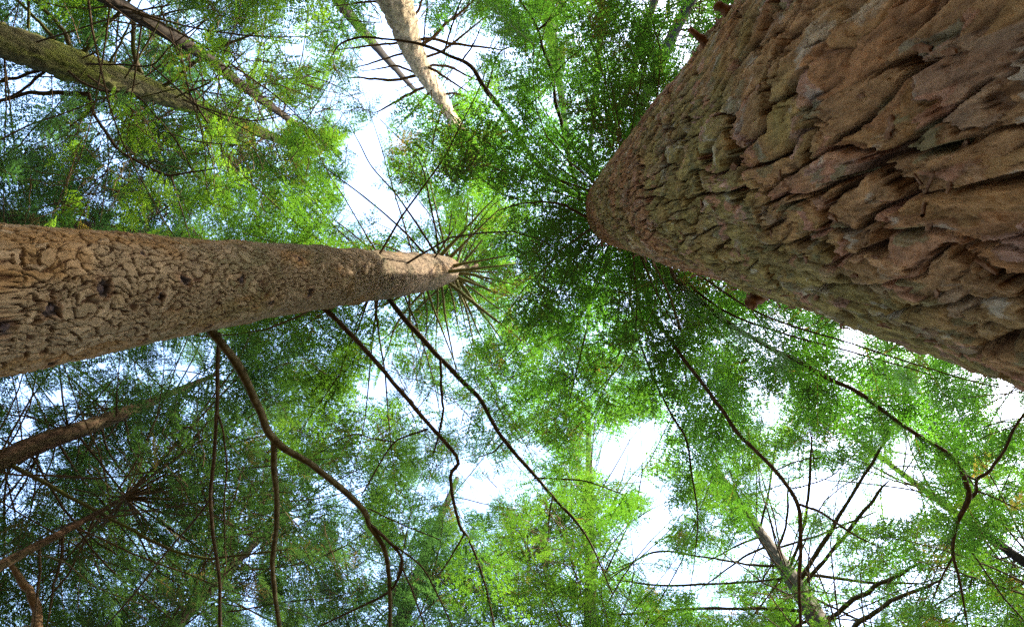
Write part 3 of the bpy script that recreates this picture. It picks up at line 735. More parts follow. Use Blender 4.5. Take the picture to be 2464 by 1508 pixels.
limb('corner', [(150, 1280, 9), (148, 1340, 8), (132, 1400, 7), (120, 1470, 5)], 'branch_dark', None, 0.06, 0.2, ext=40)
limb('corner', [(180, 1262, 6), (230, 1330, 5), (300, 1400, 4), (390, 1470, 3)], 'branch_dark', None, 0.06, 0.2, ext=40)
limb('corner', [(60, 1330, 6), (150, 1350, 5), (230, 1410, 4), (330, 1450, 3)], 'branch_mossy', None, 0.06, 0.2, ext=40)

# sunlit tree
for i, pts in enumerate([
    [(990, 96, 10), (1043, 93, 9), (1086, 104, 8), (1161, 114, 6)], [(1000, 112, 11), (1039, 93, 10), (1068, 61, 9), (1104, 32, 7)], [(1015, 160, 8), (1072, 158, 7), (1115, 178, 6)],
    [(1016, 156, 8), (1050, 172, 7), (1086, 196, 6)], [(1008, 180, 9), (943, 193, 8), (886, 189, 6)], [(1038, 205, 9), (990, 224, 8), (950, 246, 7)], [(1044, 212, 8), (1021, 235, 7), (989, 271, 5)],
    [(980, 100, 8), (950, 104, 7), (864, 114, 5)], [(985, 125, 7), (940, 138, 6), (900, 150, 5)], [(975, 60, 9), (1000, 36, 8), (1016, 0, 7)], [(1005, 140, 8), (1060, 125, 7), (1143, 61, 5)],
    [(1055, 230, 7), (1100, 225, 6), (1160, 250, 4)], [(1070, 255, 7), (1050, 300, 6), (1040, 350, 4)], [(960, 20, 9), (900, 5, 7), (850, 10, 5)], [(1080, 270, 6), (1130, 265, 5), (1190, 300, 3)], [(1030, 190, 7), (960, 160, 6), (920, 165, 4)]]):
    limb('sunlit', pts, 'branch_warm', None, 0.0, 0.45, ext=50, prot=0.5)

# pale tree at the bottom edge
for i, pts in enumerate([
    [(1925, 1395, 13), (1998, 1277, 12), (2044, 1200, 10), (2111, 1092, 8)], [(1935, 1405, 11), (2029, 1292, 10), (2106, 1195, 8)], [(1985, 1495, 14), (2080, 1426, 13), (2173, 1375, 10)],
    [(2020, 1535, 13), (2132, 1452, 12), (2224, 1411, 9)], [(1918, 1378, 10), (2008, 1388, 9), (2090, 1400, 8), (2188, 1403, 6)], [(1940, 1470, 10), (1838, 1462, 9), (1663, 1465, 8), (1595, 1469, 7), (1488, 1478, 6), (1438, 1471, 4)],
    [(1940, 1430, 8), (2018, 1467, 7), (2070, 1493, 6)], [(1890, 1360, 8), (1820, 1360, 7), (1700, 1340, 5), (1587, 1325, 6), (1519, 1352, 4)], [(1900, 1390, 7), (1780, 1400, 6), (1591, 1407, 6), (1504, 1397, 4)],
    [(1900, 1370, 9), (1939, 1246, 8), (1946, 1169, 8), (1951, 1092, 6)], [(1870, 1335, 8), (1893, 1250, 7), (1896, 1190, 6)], [(1840, 1290, 7), (1800, 1300, 6), (1740, 1330, 4)], [(1830, 1270, 7), (1850, 1180, 6), (1860, 1110, 5)],
    [(1860, 1320, 7), (1960, 1290, 6), (2060, 1250, 5)], [(1850, 1310, 7), (1790, 1340, 6), (1720, 1390, 4)], [(1960, 1480, 9), (1880, 1530, 7)]]):
    limb('basal', pts, 'branch_olive', None, 0.0, 0.5, ext=50, prot=0.4)

# big cedar: limbs of its crown, some crossing over the picture
k1 = limb('cedar', [(1380, 470, 16), (1310, 410, 15), (1262, 350, 15), (1220, 280, 14), (1175, 225, 13), (1130, 160, 11), (1075, 132, 9), (1010, 108, 8), (930, 95, 6), (870, 90, 6), (820, 105, 5), (795, 140, 3)], 'branch_dark', 9.2, 0.12, 0.55, prot=0.9)
limb('cedar', [(1068, 128, 6), (1085, 70, 5), (1110, 0, 4)], 'branch_dark', 8.4, 0.03, 0.4, parent=k1, name='side_branch')
limb('cedar', [(1018, 108, 5), (1025, 40, 4), (1030, 0, 3)], 'branch_dark', 8.3, 0.03, 0.4, parent=k1, name='side_branch')
limb('cedar', [(1110, 150, 5), (1140, 105, 4), (1160, 60, 3)], 'branch_dark', 8.5, 0.03, 0.5, parent=k1, name='side_branch')
limb('cedar', [(1170, 222, 5), (1200, 130, 4), (1236, 112, 3)], 'branch_dark', 8.6, 0.03, 0.6, parent=k1, name='side_branch')
k2 = limb('cedar', [(1398, 490, 11), (1382, 428, 11), (1364, 350, 10), (1339, 250, 10), (1329, 178, 9), (1307, 118, 8), (1293, 71, 7), (1271, 32, 6), (1250, 0, 5)], 'branch_dark', 9.0, 0.1, 0.6, prot=0.9, ext=80)
limb('cedar', [(1296, 71, 7), (1336, 39, 6), (1361, 7, 5)], 'branch_dark', 8.3, 0.03, 0.5, parent=k2, name='side_branch', ext=50)
limb('cedar', [(1332, 180, 5), (1372, 140, 4), (1400, 118, 3)], 'branch_dark', 8.5, 0.03, 0.5, parent=k2, name='side_branch')
limb('cedar', [(1328, 200, 5), (1300, 230, 4), (1272, 254, 3)], 'branch_dark', 8.5, 0.03, 0.5, parent=k2, name='side_branch')
limb('cedar', [(1412, 522, 8), (1396, 514, 7), (1353, 493, 7), (1314, 487, 5), (1250, 491, 4), (1200, 507, 3)], 'branch_dark', 7.3, 0.05, 0.4, prot=0.9)
k4 = limb('cedar', [(1512, 515, 14), (1600, 650, 13), (1720, 755, 13), (1807, 809, 13), (1874, 847, 13), (1936, 878, 13), (1988, 909, 12), (2054, 937, 12), (2106, 973, 12), (2183, 1033, 12), (2235, 1066, 12), (2286, 1097, 13), (2312, 1133, 14), (2330, 1179, 15), (2330, 1205, 14), (2307, 1251, 12), (2296, 1298, 10), (2296, 1339, 9), (2307, 1385, 7), (2327, 1503, 5)], 'branch_dark', 10.0, 0.22, 0.9, prot=0.6, ext=60, hp=(10.0, 9.0, 7.6, 6.8, 6.5, 6.2, 6.0, 5.9, 5.8, 5.7, 5.6))
limb('cedar', [(2330, 1200, 12), (2348, 1184, 10), (2353, 1153, 9), (2379, 1133, 9), (2415, 1087, 8), (2435, 1040, 7), (2464, 994, 6)], 'branch_dark', 6.0, 0.02, 0.6, parent=k4, name='side_branch', ext=60, prot=0.9)
limb('cedar', [(2318, 1142, 7), (2338, 1150, 6), (2353, 1155, 5)], 'branch_dark', 6.05, 0.02, 0.0, parent=k4, name='side_branch')
limb('cedar', [(2350, 1180, 5), (2400, 1200, 4), (2460, 1230, 3)], 'branch_dark', 6.0, 0.02, 0.6, parent=k4, name='side_branch')
limb('cedar', [(2298, 1330, 6), (2260, 1400, 5), (2240, 1460, 3)], 'branch_dark', 5.8, 0.02, 0.6, parent=k4, name='side_branch')
limb('cedar', [(2340, 1330, 5), (2363, 1364, 5), (2404, 1421, 5), (2464, 1493, 4)], 'branch_dark', 5.9, 0.02, 0.6, parent=k4, name='side_branch', ext=40)
k5 = limb('cedar', [(1508, 515, 12), (1560, 720, 11), (1630, 840, 10), (1694, 927, 11), (1735, 984, 11), (1771, 1040, 11), (1813, 1081, 11), (1864, 1133, 12), (1900, 1179, 12), (1921, 1225, 12), (1926, 1298, 11), (1923, 1400, 10), (1926, 1503, 8)], 'branch_dark', 10.0, 0.25, 0.8, prot=0.7, ext=60, hp=(10.0, 9.2, 8.2, 7.2, 6.5, 6.0, 5.8, 5.6, 5.5, 5.4, 5.3))
limb('cedar', [(1924, 1213, 8), (1972, 1231, 7), (2018, 1262, 6), (2054, 1285, 5), (2121, 1318, 3)], 'branch_dark', 5.5, 0.02, 0.5, parent=k5, name='side_branch')
limb('cedar', [(1869, 1130, 4), (1926, 1107, 4), (1977, 1102, 3), (2029, 1117, 3)], 'branch_dark', 5.7, 0.02, 0.6, parent=k5, name='side_branch')
limb('cedar', [(1905, 1175, 4), (1951, 1164, 4), (2003, 1143, 3), (2029, 1117, 2)], 'branch_dark', 5.6, 0.02, 0.5, parent=k5, name='side_branch')
limb('cedar', [(1505, 515, 9), (1520, 740, 7), (1560, 880, 6), (1617, 999, 6), (1648, 1051, 6), (1663, 1128, 5), (1674, 1195, 5), (1679, 1246, 4), (1674, 1323, 3), (1658, 1436, 2)], 'branch_dark', 7.1, 0.15, 0.7, hp=(10.2, 9.6, 8.6, 7.4, 6.8, 6.4, 6.2, 6.0))
limb('cedar', [(1495, 520, 8), (1430, 700, 6), (1412, 790, 6), (1390, 880, 5), (1370, 960, 4)], 'branch_dark', 7.6, 0.08, 0.7, hp=(11, 10, 9, 8.2, 7.8))
limb('cedar', [(1515, 515, 9), (1700, 720, 7), (1880, 800, 6), (2060, 850, 5), (2240, 900, 3)], 'branch_dark', 6.4, 0.2, 0.95, prot=0.3, hp=(10, 8, 6.6, 5.9, 5.4))
limb('cedar', [(1530, 540, 8), (1800, 740, 6), (2060, 830, 5), (2300, 905, 4), (2420, 935, 3)], 'branch_dark', 5.6, 0.15, 0.9, prot=0.2, hp=(9, 7, 5.9, 5.3, 5))

# ------------------------------------------------------------------ small parts of the two near trunks
def surf_at(t, u, v):
    """Surface point and outward normal of a near trunk under a picture position."""
    z, th, V, fwd = t.surf
    W = V.reshape(-1, 3)
    pu, pv, w = proj(W)
    n = W-np.stack([np.interp(W[:, 2], t.axis[:, 2], t.axis[:, 0]), np.interp(W[:, 2], t.axis[:, 2], t.axis[:, 1]), W[:, 2]], -1)
    n /= np.linalg.norm(n, axis=1)[:, None]
    front = (n*(np.array([0, 0, CAM_H])-W)).sum(1) > 0
    d = (pu-u)**2+(pv-v)**2+np.where(front, 0, 1e9)
    i = int(np.argmin(d))
    return W[i], n[i]

def lump_mesh(name, r, seed, flat=0.5, hole=True, stretch=1.3):
    """A ragged knot: a raised collar round a sunken dark middle."""
    m, n = 12, 18
    a = np.linspace(0, 2*np.pi, n, endpoint=False)
    q = np.linspace(0, 1, m)
    prof_r = np.linspace(1.3, 0.05, m)
    prof_h = 0.62*(1-prof_r/1.3)**0.5-0.20-0.35*np.clip(0.45-prof_r, 0, 1)
    prof_h = np.broadcast_to(prof_h, (m,))
    A, K = np.meshgrid(a, np.arange(m))
    wob = 0.35+1.25*fbm(np.cos(A)*2.2+seed*7+4, np.sin(A)*2.2+K*0.22+seed, 3, seed)
    R_ = prof_r[:, None]*wob*r; H = prof_h[:, None]*r*(0.6+0.9*fbm(np.cos(A)*2+seed*3+9, np.sin(A)*2+K*0.5, 3, seed+5))*flat*2
    v = np.stack([np.cos(A)*R_, np.sin(A)*R_*stretch, H], -1).reshape(-1, 3)
    return v, grid_faces(m, n)

def basis(nrm, up=np.array([0, 0, 1.0])):
    n = nrm/np.linalg.norm(nrm); y = up-n*np.dot(up, n); y /= np.linalg.norm(y)+1e-9
    return np.stack([np.cross(y, n), y, n], 0)

tf = TREES['fir']
for p, kr, kn in tf.knots:
    n = p-tpos(tf, p[2])[0]; n /= np.linalg.norm(n)
    vv, ff = lump_mesh('knot', kr*0.50, kn+3, 0.7, True, 1.4)
    link('knot', mesh_np('knot', vv @ basis(n) + p - n*kr*0.55, ff), MAT['knot'], tf.root)

tcd = TREES['cedar']
def flake_obj(u, v, length, width, seed, lift, spin, mat='flake'):
    p, n = surf_at(tcd, u, v)
    r = np.random.default_rng(seed)
    m = 9; k = 4
    s = np.linspace(0, 1, m)
    x = np.linspace(-0.5, 0.5, k)
    S, X = np.meshgrid(s, x, indexing='ij')
    wv = (1-0.55*np.abs(2*S-1)**2.2)*(0.75+0.5*r.random((m, 1)))
    xx = X*width*wv+(r.random((m, k))-0.5)*width*0.22
    yy = (S-0.5)*length+(r.random((m, k))-0.5)*length*0.05
    zz = lift*(S**1.8)+0.12*width*(1-(2*X)**2)+(r.random((m, k))-0.5)*width*0.10
    top = np.stack([xx, yy, zz], -1).reshape(-1, 3)
    bot = top-np.array([0, 0, 0.0025])
    V = np.vstack([top, bot]); nn = m*k
    f = []
    for i in range(m-1):
        for j in range(k-1):
            a = i*k+j; f.append([a, a+1, a+k+1, a+k]); f.append([nn+a, nn+a+k, nn+a+k+1, nn+a+1])
    ring = [j for j in range(k)]+[i*k+k-1 for i in range(1, m)]+[(m-1)*k+j for j in range(k-2, -1, -1)]+[i*k for i in range(m-2, 0, -1)]
    for a, b in zip(ring, ring[1:]+ring[:1]): f.append([a, nn+a, nn+b, b])
    c, sn = math.cos(spin), math.sin(spin)
    Rz = np.array([[c, sn, 0], [-sn, c, 0], [0, 0, 1]])
    o = link('bark_flake', mesh_np('bark_flake', V @ Rz @ basis(n) + p + n*0.004, f, False), MAT[mat], tcd.root)
    return o
fl = np.random.default_rng(77)
edge_pts = [(1690, 20), (1640, 100), (1600, 170), (1570, 225), (1535, 290), (1500, 350), (1470, 400), (1420, 480), (1450, 590), (1500, 600), (1560, 622), (1620, 648), (1680, 672), (1740, 700), (1800, 722), (1870, 745), (1950, 768), (2040, 785), (2130, 802), (2230, 826), (2330, 850)]
for i, (u, v) in enumerate(edge_pts):
    for q in range(3):
        uu, vv = u+fl.normal()*22, v+fl.normal()*16
        p, n = surf_at(tcd, uu, vv); D = float(depth(p))
        flake_obj(uu, vv, fl.uniform(18, 42)*D/FPX, fl.uniform(4, 9)*D/FPX, i*7+q, fl.uniform(3, 13)*D/FPX, fl.uniform(-0.8, 0.8))
spots = [(2230, 115, 70), (2295, 120, 55), (2150, 305, 75), (1790, 345, 60), (1770, 400, 50), (2290, 445, 40), (1690, 490, 32), (1720, 500, 26), (2240, 540, 45), (2180, 470, 40), (1550, 460, 22), (1600, 380, 26), (1960, 330, 34), (2080, 230, 40), (1860, 560, 34), (1940, 620, 36), (2060, 660, 40), (2380, 640, 60), (2330, 350, 50), (1830, 210, 34), (1730, 240, 28), (1640, 560, 24), (2010, 520, 36), (2120, 610, 40), (2400, 200, 60), (1880, 420, 34), (1500, 520, 18), (1570, 540, 22), (1780, 610, 28), (2260, 700, 40)]
for i, (u, v, px) in enumerate(spots):
    p, n = surf_at(tcd, u, v); D = float(depth(p))
    flake_obj(u, v, px*1.0*D/FPX, px*0.28*D/FPX, 500+i, px*0.06*D/FPX, fl.uniform(-0.9, 0.9))

def stub(u, v, du, dv, px, length, mat, name):
    """Short broken limb: starts inside the trunk and points out along (du, dv) as seen."""
    p, n = surf_at(tcd, u, v); h = p[2]-CAM_H
    q = P(u+du, v+dv, h*0.985)
    d = (q-p); d /= np.linalg.norm(d)
    s = np.linspace(0, 1, 9)
    D = float(depth(p)); r = px*D/FPX
    path = p[None]-d*r*1.5+d[None]*(s[:, None]*(length*D/FPX+r*1.5))
    rad = r*(1.35-0.55*s+0.12*np.sin(s*17))
    v_, f_ = tube(path, rad, 10, 0.35, int(u))
    v_[-11:-1] += (np.random.default_rng(int(u)).random((10, 1))-0.5)*d*r*1.6
    return link(name, mesh_np(name, v_, f_), MAT[mat], tcd.root)
stub(1668, 95, -26, -44, 9, 52, 'flake', 'branch_stub')
stub(1715, 12, -30, -14, 12, 34, 'flake', 'branch_stub')
stub(1822, 712, -24, 26, 16, 36, 'flake', 'branch_stub')
# forked dead twig caught in the bark
p0 = surf_at(tcd, 2258, 500); pa = surf_at(tcd, 2240, 402); pb = surf_at(tcd, 2290, 398); pm = surf_at(tcd, 2262, 448)
acc = Acc()
for pts in ([p0, pm, pa], [pm, pb]):
    pp = np.array([q[0]+q[1]*0.018 for q in pts])
    path = smooth_path(np.hstack([pp]), 10)
    v_, f_ = tube(path, np.linspace(0.0026, 0.0014, 10), 6, 0.2, 3); acc.add(v_, f_)
a_, b_, _ = acc.arrays()
link('dead_twig', mesh_np('dead_twig', a_, b_), MAT['flake'], tcd.root)

# ------------------------------------------------------------------ foliage
class Frond:
    """Flat spray of needles, foot at the origin, tip at x = 1, built of slim triangles."""
    def __init__(f, seed): f.r = np.random.default_rng(seed); f.V = []; f.F = []; f.T = []
    def tri(f, a, b, c, t=0.0):
        n = len(f.V); f.F.append([n, n+1, n+2]); f.V.extend([a, b, c]); f.T.extend([t, t, t])
    def sag(f, x, y): return -0.13*x*x-0.10*abs(y)
    def needle(f, x, y, ang, L, w, t):
        r = f.r; ex, ey = x+L*math.cos(ang), y+L*math.sin(ang); nx, ny = -math.sin(ang)*w*0.5, math.cos(ang)*w*0.5
        z = f.sag(x, y)
        f.tri((x-nx, y-ny, z), (x+nx, y+ny, z+r.normal()*0.002), (ex, ey, f.sag(ex, ey)+r.normal()*0.006), t)
    def mesh(f, name, mat):
        return mesh_np(name, np.array(f.V), np.array(f.F), False, {'tint': np.array(f.T)})

def frond_hemlock(seed):
    f = Frond(seed); r = f.r
    f.needle(0, 0, 0, 0.98, 0.016, -0.3)
    n = 9
    for i in range(n+1):
        for sg in ((-1, 1) if i < n else (0,)):
            x = 0.05+0.80*(i+0.4*(sg > 0)+r.uniform(-0.38, 0.38))/n
            x = min(max(x, 0.03), 0.9)
            L = (0.40*(1-x)**0.75+0.09)*r.uniform(0.55, 1.2) if sg else 0.22
            if sg and r.random() < 0.10: continue
            ang = sg*math.radians(r.uniform(32, 62)); t = r.normal(0, 0.07)
            bend = r.normal(0, 0.5); ca, sa = math.cos(ang), math.sin(ang)
            f.needle(x, 0, ang, L, 0.011, t-0.2)
            k = max(4, int(L/0.040))
            for q in range(k):
                p = (q+0.5+r.uniform(-0.3, 0.3))/k
                for s2 in (-1, 1):
                    if r.random() < 0.10: continue
                    l2 = 0.072*(1.0-0.45*p)*r.uniform(0.65, 1.25)
                    f.needle(x+ca*L*p, sa*L*p, ang+s2*math.radians(r.uniform(40, 72)), l2, r.uniform(0.020, 0.031), t+r.normal(0, 0.04))
    return f

def frond_cedar(seed):
    f = Frond(seed); r = f.r
    f.needle(0, 0, 0, 1.0, 0.022, -0.25)
    n = 9
    for i in range(n):
        for sg in (-1, 1):
            x = 0.06+0.84*(i+0.5*(sg > 0)+r.uniform(-0.28, 0.28))/n
            L = (0.42*max(0.02, 1-x)**0.8+0.06)*r.uniform(0.6, 1.15); ang = sg*math.radians(r.uniform(32, 54)); t = r.normal(0, 0.07)
            ca, sa = math.cos(ang), math.sin(ang)
            f.needle(x, 0, ang, L, 0.024, t)
            k = max(2, int(L/0.052))
            for q in range(k):
                p = (q+0.4+r.uniform(-0.25, 0.25))/k; s2 = 1 if q % 2 else -1
                if r.random() < 0.10: continue
                l2 = L*0.44*(1.05-p*0.75); a2 = ang+s2*math.radians(r.uniform(34, 46)); bx, by = x+ca*L*p, sa*L*p
                f.needle(bx, by, a2, l2, 0.022, t+r.normal(0, 0.03))
                for u_ in (0.35, 0.65):
                    f.needle(bx+math.cos(a2)*l2*u_, by+math.sin(a2)*l2*u_, a2-s2*math.radians(40), l2*0.42, 0.019, t+r.normal(0, 0.03))
    return f

def frond_object(name, f):
    o = bpy.data.objects.new(name, f.mesh(name, None)); return o      # a pattern only: never linked to the scene
PATTERN = [frond_object('needle_frond', frond_hemlock(s)) for s in range(10)]+[frond_object('cedar_frond', frond_cedar(s+40)) for s in range(7)]
NH, NC = 10, 7
FROND_TRIS = [len(o.data.polygons) for o in PATTERN]

def frond_nodes(mat):
    """Geometry nodes: set a pattern frond on every point of the crown."""
    ng = bpy.data.node_groups.new('fronds_'+mat.name, 'GeometryNodeTree')
    ng.interface.new_socket('Geometry', in_out='INPUT', socket_type='NodeSocketGeometry')
    ng.interface.new_socket('Geometry', in_out='OUTPUT', socket_type='NodeSocketGeometry')
    nn = ng.nodes; ll = ng.links
    gi = nn.new('NodeGroupInput'); go = nn.new('NodeGroupOutput'); jn = nn.new('GeometryNodeJoinGeometry')
    def attr(name, kind):
        a = nn.new('GeometryNodeInputNamedAttribute'); a.data_type = kind; a.inputs['Name'].default_value = name; return a.outputs['Attribute']
    va, ro, si = attr('variant', 'INT'), attr('turn', 'FLOAT_VECTOR'), attr('size', 'FLOAT')
    for k, o in enumerate(PATTERN):
        cmp_ = nn.new('FunctionNodeCompare'); cmp_.data_type = 'INT'; cmp_.operation = 'EQUAL'
        ll.new(va, cmp_.inputs[2]); cmp_.inputs[3].default_value = k
        oi = nn.new('GeometryNodeObjectInfo'); oi.inputs['Object'].default_value = o; oi.inputs['As Instance'].default_value = False
        ip = nn.new('GeometryNodeInstanceOnPoints')
        ll.new(gi.outputs[0], ip.inputs['Points']); ll.new(cmp_.outputs[0], ip.inputs['Selection']); ll.new(oi.outputs['Geometry'], ip.inputs['Instance'])
        ll.new(ro, ip.inputs['Rotation']); ll.new(si, ip.inputs['Scale'])
        ll.new(ip.outputs[0], jn.inputs[0])
    sm_ = nn.new('GeometryNodeSetMaterial'); sm_.inputs['Material'].default_value = mat
    ll.new(jn.outputs[0], sm_.inputs[0]); ll.new(sm_.outputs[0], go.inputs[0])
    return ng

# openings in the canopy where the sky shows: picture centre, half axes, strength
HOLES = [(950, 515, 78, 95, .95), (868, 365, 62, 55, .92), (905, 430, 60, 60, .85), (850, 470, 50, 40, .7), (1055, 140, 70, 80, .85), (990, 40, 50, 60, .9), (1120, 80, 50, 60, .45), (1000, 235, 50, 40, .6), (930, 190, 40, 50, .5),
 (1010, 560, 50, 50, .6), (760, 470, 40, 30, .5), (1110, 560, 40, 30, .5),
 (222, 292, 46, 46, .95), (262, 330, 30, 40, .7), (30, 240, 50, 50, .55), (20, 370, 45, 35, .65), (150, 390, 50, 35, .45), (310, 460, 40, 40, .5), (385, 495, 40, 40, .6), (450, 85, 36, 22, .6), (330, 380, 40, 30, .5), (30, 460, 45, 30, .6), (210, 440, 30, 30, .4),
 (45, 935, 75, 55, .92), (140, 950, 60, 50, .7), (30, 1040, 45, 45, .55), (260, 940, 40, 30, .45), (20, 1200, 40, 40, .45), (300, 1060, 30, 25, .4), (430, 905, 30, 30, .5), (540, 800, 40, 25, .4), (640, 790, 30, 30, .35),
 (495, 1222, 28, 38, .9), (340, 1312, 38, 32, .9), (480, 1345, 60, 30, .6), (560, 1355, 55, 42, .65), (620, 1190, 36, 40, .4), (720, 1190, 40, 40, .6),
 (775, 1195, 52, 48, .8), (850, 1150, 60, 60, .75), (800, 1260, 60, 40, .55), (690, 1080, 40, 40, .5), (920, 1120, 50, 40, .5),
 (1242, 1115, 40, 42, .97), (1318, 1098, 40, 40, .95), (1395, 1110, 40, 30, .7), (1160, 1130, 26, 22, .7), (1470, 1110, 70, 52, .85), (1540, 1085, 62, 55, .85), (1505, 1160, 60, 40, .6), (1600, 1190, 60, 80, .92), (1548, 1285, 92, 62, .97), (1500, 1350, 66, 52, .92), (1600, 1395, 95, 60, .9), (1680, 1280, 50, 60, .6), (1725, 1440, 62, 42, .92), (1480, 1450, 66, 44, .75), (1640, 1090, 50, 50, .6), (1600, 1010, 45, 35, .5), (1680, 1000, 40, 35, .4),
 (1995, 1180, 60, 70, .8), (2010, 1060, 45, 35, .6), (2060, 965, 45, 45, .6), (2090, 1140, 34, 50, .7), (2190, 1250, 45, 45, .6), (2410, 960, 60, 85, .95), (2445, 890, 40, 50, .95), (2340, 900, 70, 30, .7), (2330, 1000, 60, 40, .55), (2250, 1385, 110, 70, .72), (2420, 1400, 60, 70, .6), (2050, 1485, 65, 40, .95), (2100, 1420, 55, 45, .75), (1890, 1110, 50, 60, .65), (1790, 930, 40, 30, .45), (1850, 1200, 40, 60, .6), (1840, 1000, 30, 40, .4), (2390, 1250, 50, 40, .5), (2180, 870, 40, 25, .5), (1990, 1330, 40, 40, .6), (1780, 1480, 60, 40, .6), (1850, 1420, 40, 40, .5), (2300, 1480, 70, 40, .6),
 (1695, 30, 28, 55, .95), (1620, 130, 22, 50, .6), (1530, 200, 16, 60, .45), (1050, 1190, 45, 40, .5), (980, 1210, 60, 50, .55), (1060, 1330, 70, 60, .4), (900, 1390, 90, 60, .4), (1180, 1290, 40, 40, .4), (1250, 1360, 60, 60, .4), (880, 1470, 80, 40, .45), (1080, 1440, 60, 50, .4), (740, 1340, 60, 60, .4), (1320, 1290, 40, 50, .4)]
HOLES = np.array(HOLES); HOLES[:, 2:4] *= 0.95; HOLES[:, 4] *= 0.98
DENSE = np.array([(1250, 420, 260, 200), (1350, 700, 320, 180), (1560, 880, 240, 130), (700, 1000, 160, 140), (300, 1130, 220, 90), (300, 640, 300, 80), (1280, 980, 160, 120), (640, 560, 160, 90), (2150, 960, 160, 80), (1450, 250, 110, 160), (250, 1400, 300, 150), (1180, 1380, 200, 120), (560, 1130, 140, 120)])

def keep_prob(u, v):
    uu = u+(fbm(u*0.012, v*0.012, 3, 300)-0.5)*70+(fbm(u*0.05, v*0.05, 2, 310)-0.5)*36
    vv = v+(fbm(u*0.012+40, v*0.012, 3, 301)-0.5)*70+(fbm(u*0.05+30, v*0.05, 2, 311)-0.5)*36
    k = np.ones_like(u)
    for a, b, ra, rb, s in HOLES:
        d = np.sqrt(((uu-a)/ra)**2+((vv-b)/rb)**2)
        k *= 1-s*(1-sstep(0.62, 1.25, d))
    dn = np.zeros_like(u)
    for a, b, ra, rb in DENSE:
        dn = np.maximum(dn, 1-sstep(0.5, 1.2, np.sqrt(((uu-a)/ra)**2+((vv-b)/rb)**2)))
    nz = fbm(u*0.018+9, v*0.018+9, 3, 320)*0.55+fbm(u*0.075, v*0.075, 2, 330)*0.45
    lo = 0.41-0.30*dn
    return k*sstep(lo, lo+0.13, nz)

MU0, MV0, MS = -420.0, -420.0, 4.0
MGU = np.arange(MU0, 2900, MS); MGV = np.arange(MV0, 1930, MS)
_gu, _gv = np.meshgrid(MGU, MGV, indexing='ij')
KEEPMAP = keep_prob(_gu.ravel(), _gv.ravel()).reshape(_gu.shape)
PROTP = np.zeros(_gu.shape); PROTZ = np.full(_gu.shape, -9.0)
for x0, y0, x1, y1, w_, z_, pb in PROTECT:
    i0 = int(max(0, (min(x0, x1)-w_-MU0)//MS)); i1 = int(max(0, (max(x0, x1)+w_-MU0)//MS+2))
    j0 = int(max(0, (min(y0, y1)-w_-MV0)//MS)); j1 = int(max(0, (max(y0, y1)+w_-MV0)//MS+2))
    if i1 <= i0 or j1 <= j0: continue
    U = _gu[i0:i1, j0:j1]; W = _gv[i0:i1, j0:j1]
    if U.size == 0: continue
    dx, dy = x1-x0, y1-y0
    q = np.clip(((U-x0)*dx+(W-y0)*dy)/(dx*dx+dy*dy+1e-9), 0, 1)
    hit = np.hypot(U-x0-q*dx, W-y0-q*dy) < w_
    PROTP[i0:i1, j0:j1] = np.where(hit, np.maximum(PROTP[i0:i1, j0:j1], pb), PROTP[i0:i1, j0:j1])
    PROTZ[i0:i1, j0:j1] = np.where(hit, np.maximum(PROTZ[i0:i1, j0:j1], z_), PROTZ[i0:i1, j0:j1])
def _ix(u, v):
    return (np.clip(((u-MU0)/MS).astype(int), 0, len(MGU)-1), np.clip(((v-MV0)/MS).astype(int), 0, len(MGV)-1))
def keep_at(u, v): return KEEPMAP[_ix(u, v)]
def prot_keep(u, v, z, r):
    """True where foliage does not hang in front of kept wood."""
    q = _ix(u, v)
    return (r.random(len(u)) >= PROTP[q]) | (z > PROTZ[q]+0.5)

# clear lines to the sun, so that light falls on these places as in the photograph
SUNSPOTS = []
def sunspot(t, z, rad, off=0.0):
    p, r = tpos(t, z)
    SUNSPOTS.append((p+SUN*r*0.9+np.array([0, 0, off]), rad))
for z in np.arange(9.0, 16.5, 0.55): sunspot(TREES['sunlit'], z+CAM_H, 0.50)
for z, r_ in ((8.55, 0.06), (9.6, 0.08), (10.5, 0.10), (11.3, 0.12), (12.1, 0.18), (13.0, 0.25), (3.9, 0.10), (4.4, 0.09), (6.4, 0.10), (5.2, 0.08), (14.2, 0.35), (7.3, 0.12), (9.0, 0.12), (8.0, 0.10)): sunspot(TREES['fir'], z, r_)
for z in (11.6, 12.4, 13.2): sunspot(TREES['moss'], z, 0.35)
for z in np.arange(12, 17, 0.9): sunspot(TREES['basal'], z, 0.40)
for z in np.arange(9.5, 15, 0.7): sunspot(TREES['maple'], z, 0.9)
for u, v, h in ((700, 260, 11), (800, 330, 11), (750, 180, 11.5), (860, 260, 12), (640, 330, 10.5), (1560, 1040, 10), (1640, 1060, 10), (1720, 1010, 9), (1980, 1010, 10), (1340, 330, 10), (1400, 120, 10), (1400, 120, 10)):
    SUNSPOTS.append((P(u, v, h), 0.75))
for u, v, h in ((1150, 400, 9.5), (1220, 520, 9.5), (1300, 380, 9.8), (1240, 680, 9.2), (1360, 640, 9.2), (1450, 760, 8.6), (1330, 820, 9), (1540, 840, 8), (1200, 820, 9.5), (1420, 900, 9), (1640, 900, 7.6), (1390, 300, 10), (1470, 200, 10.5), (1300, 520, 9.5), (1180, 600, 9.8), (1760, 880, 7.4), (2100, 920, 6.8), (2250, 960, 6.5)):
    SUNSPOTS.append((P(u, v, h), 0.22))
SUNP = np.array([s[0] for s in SUNSPOTS]); SUNR = np.array([s[1] for s in SUNSPOTS])
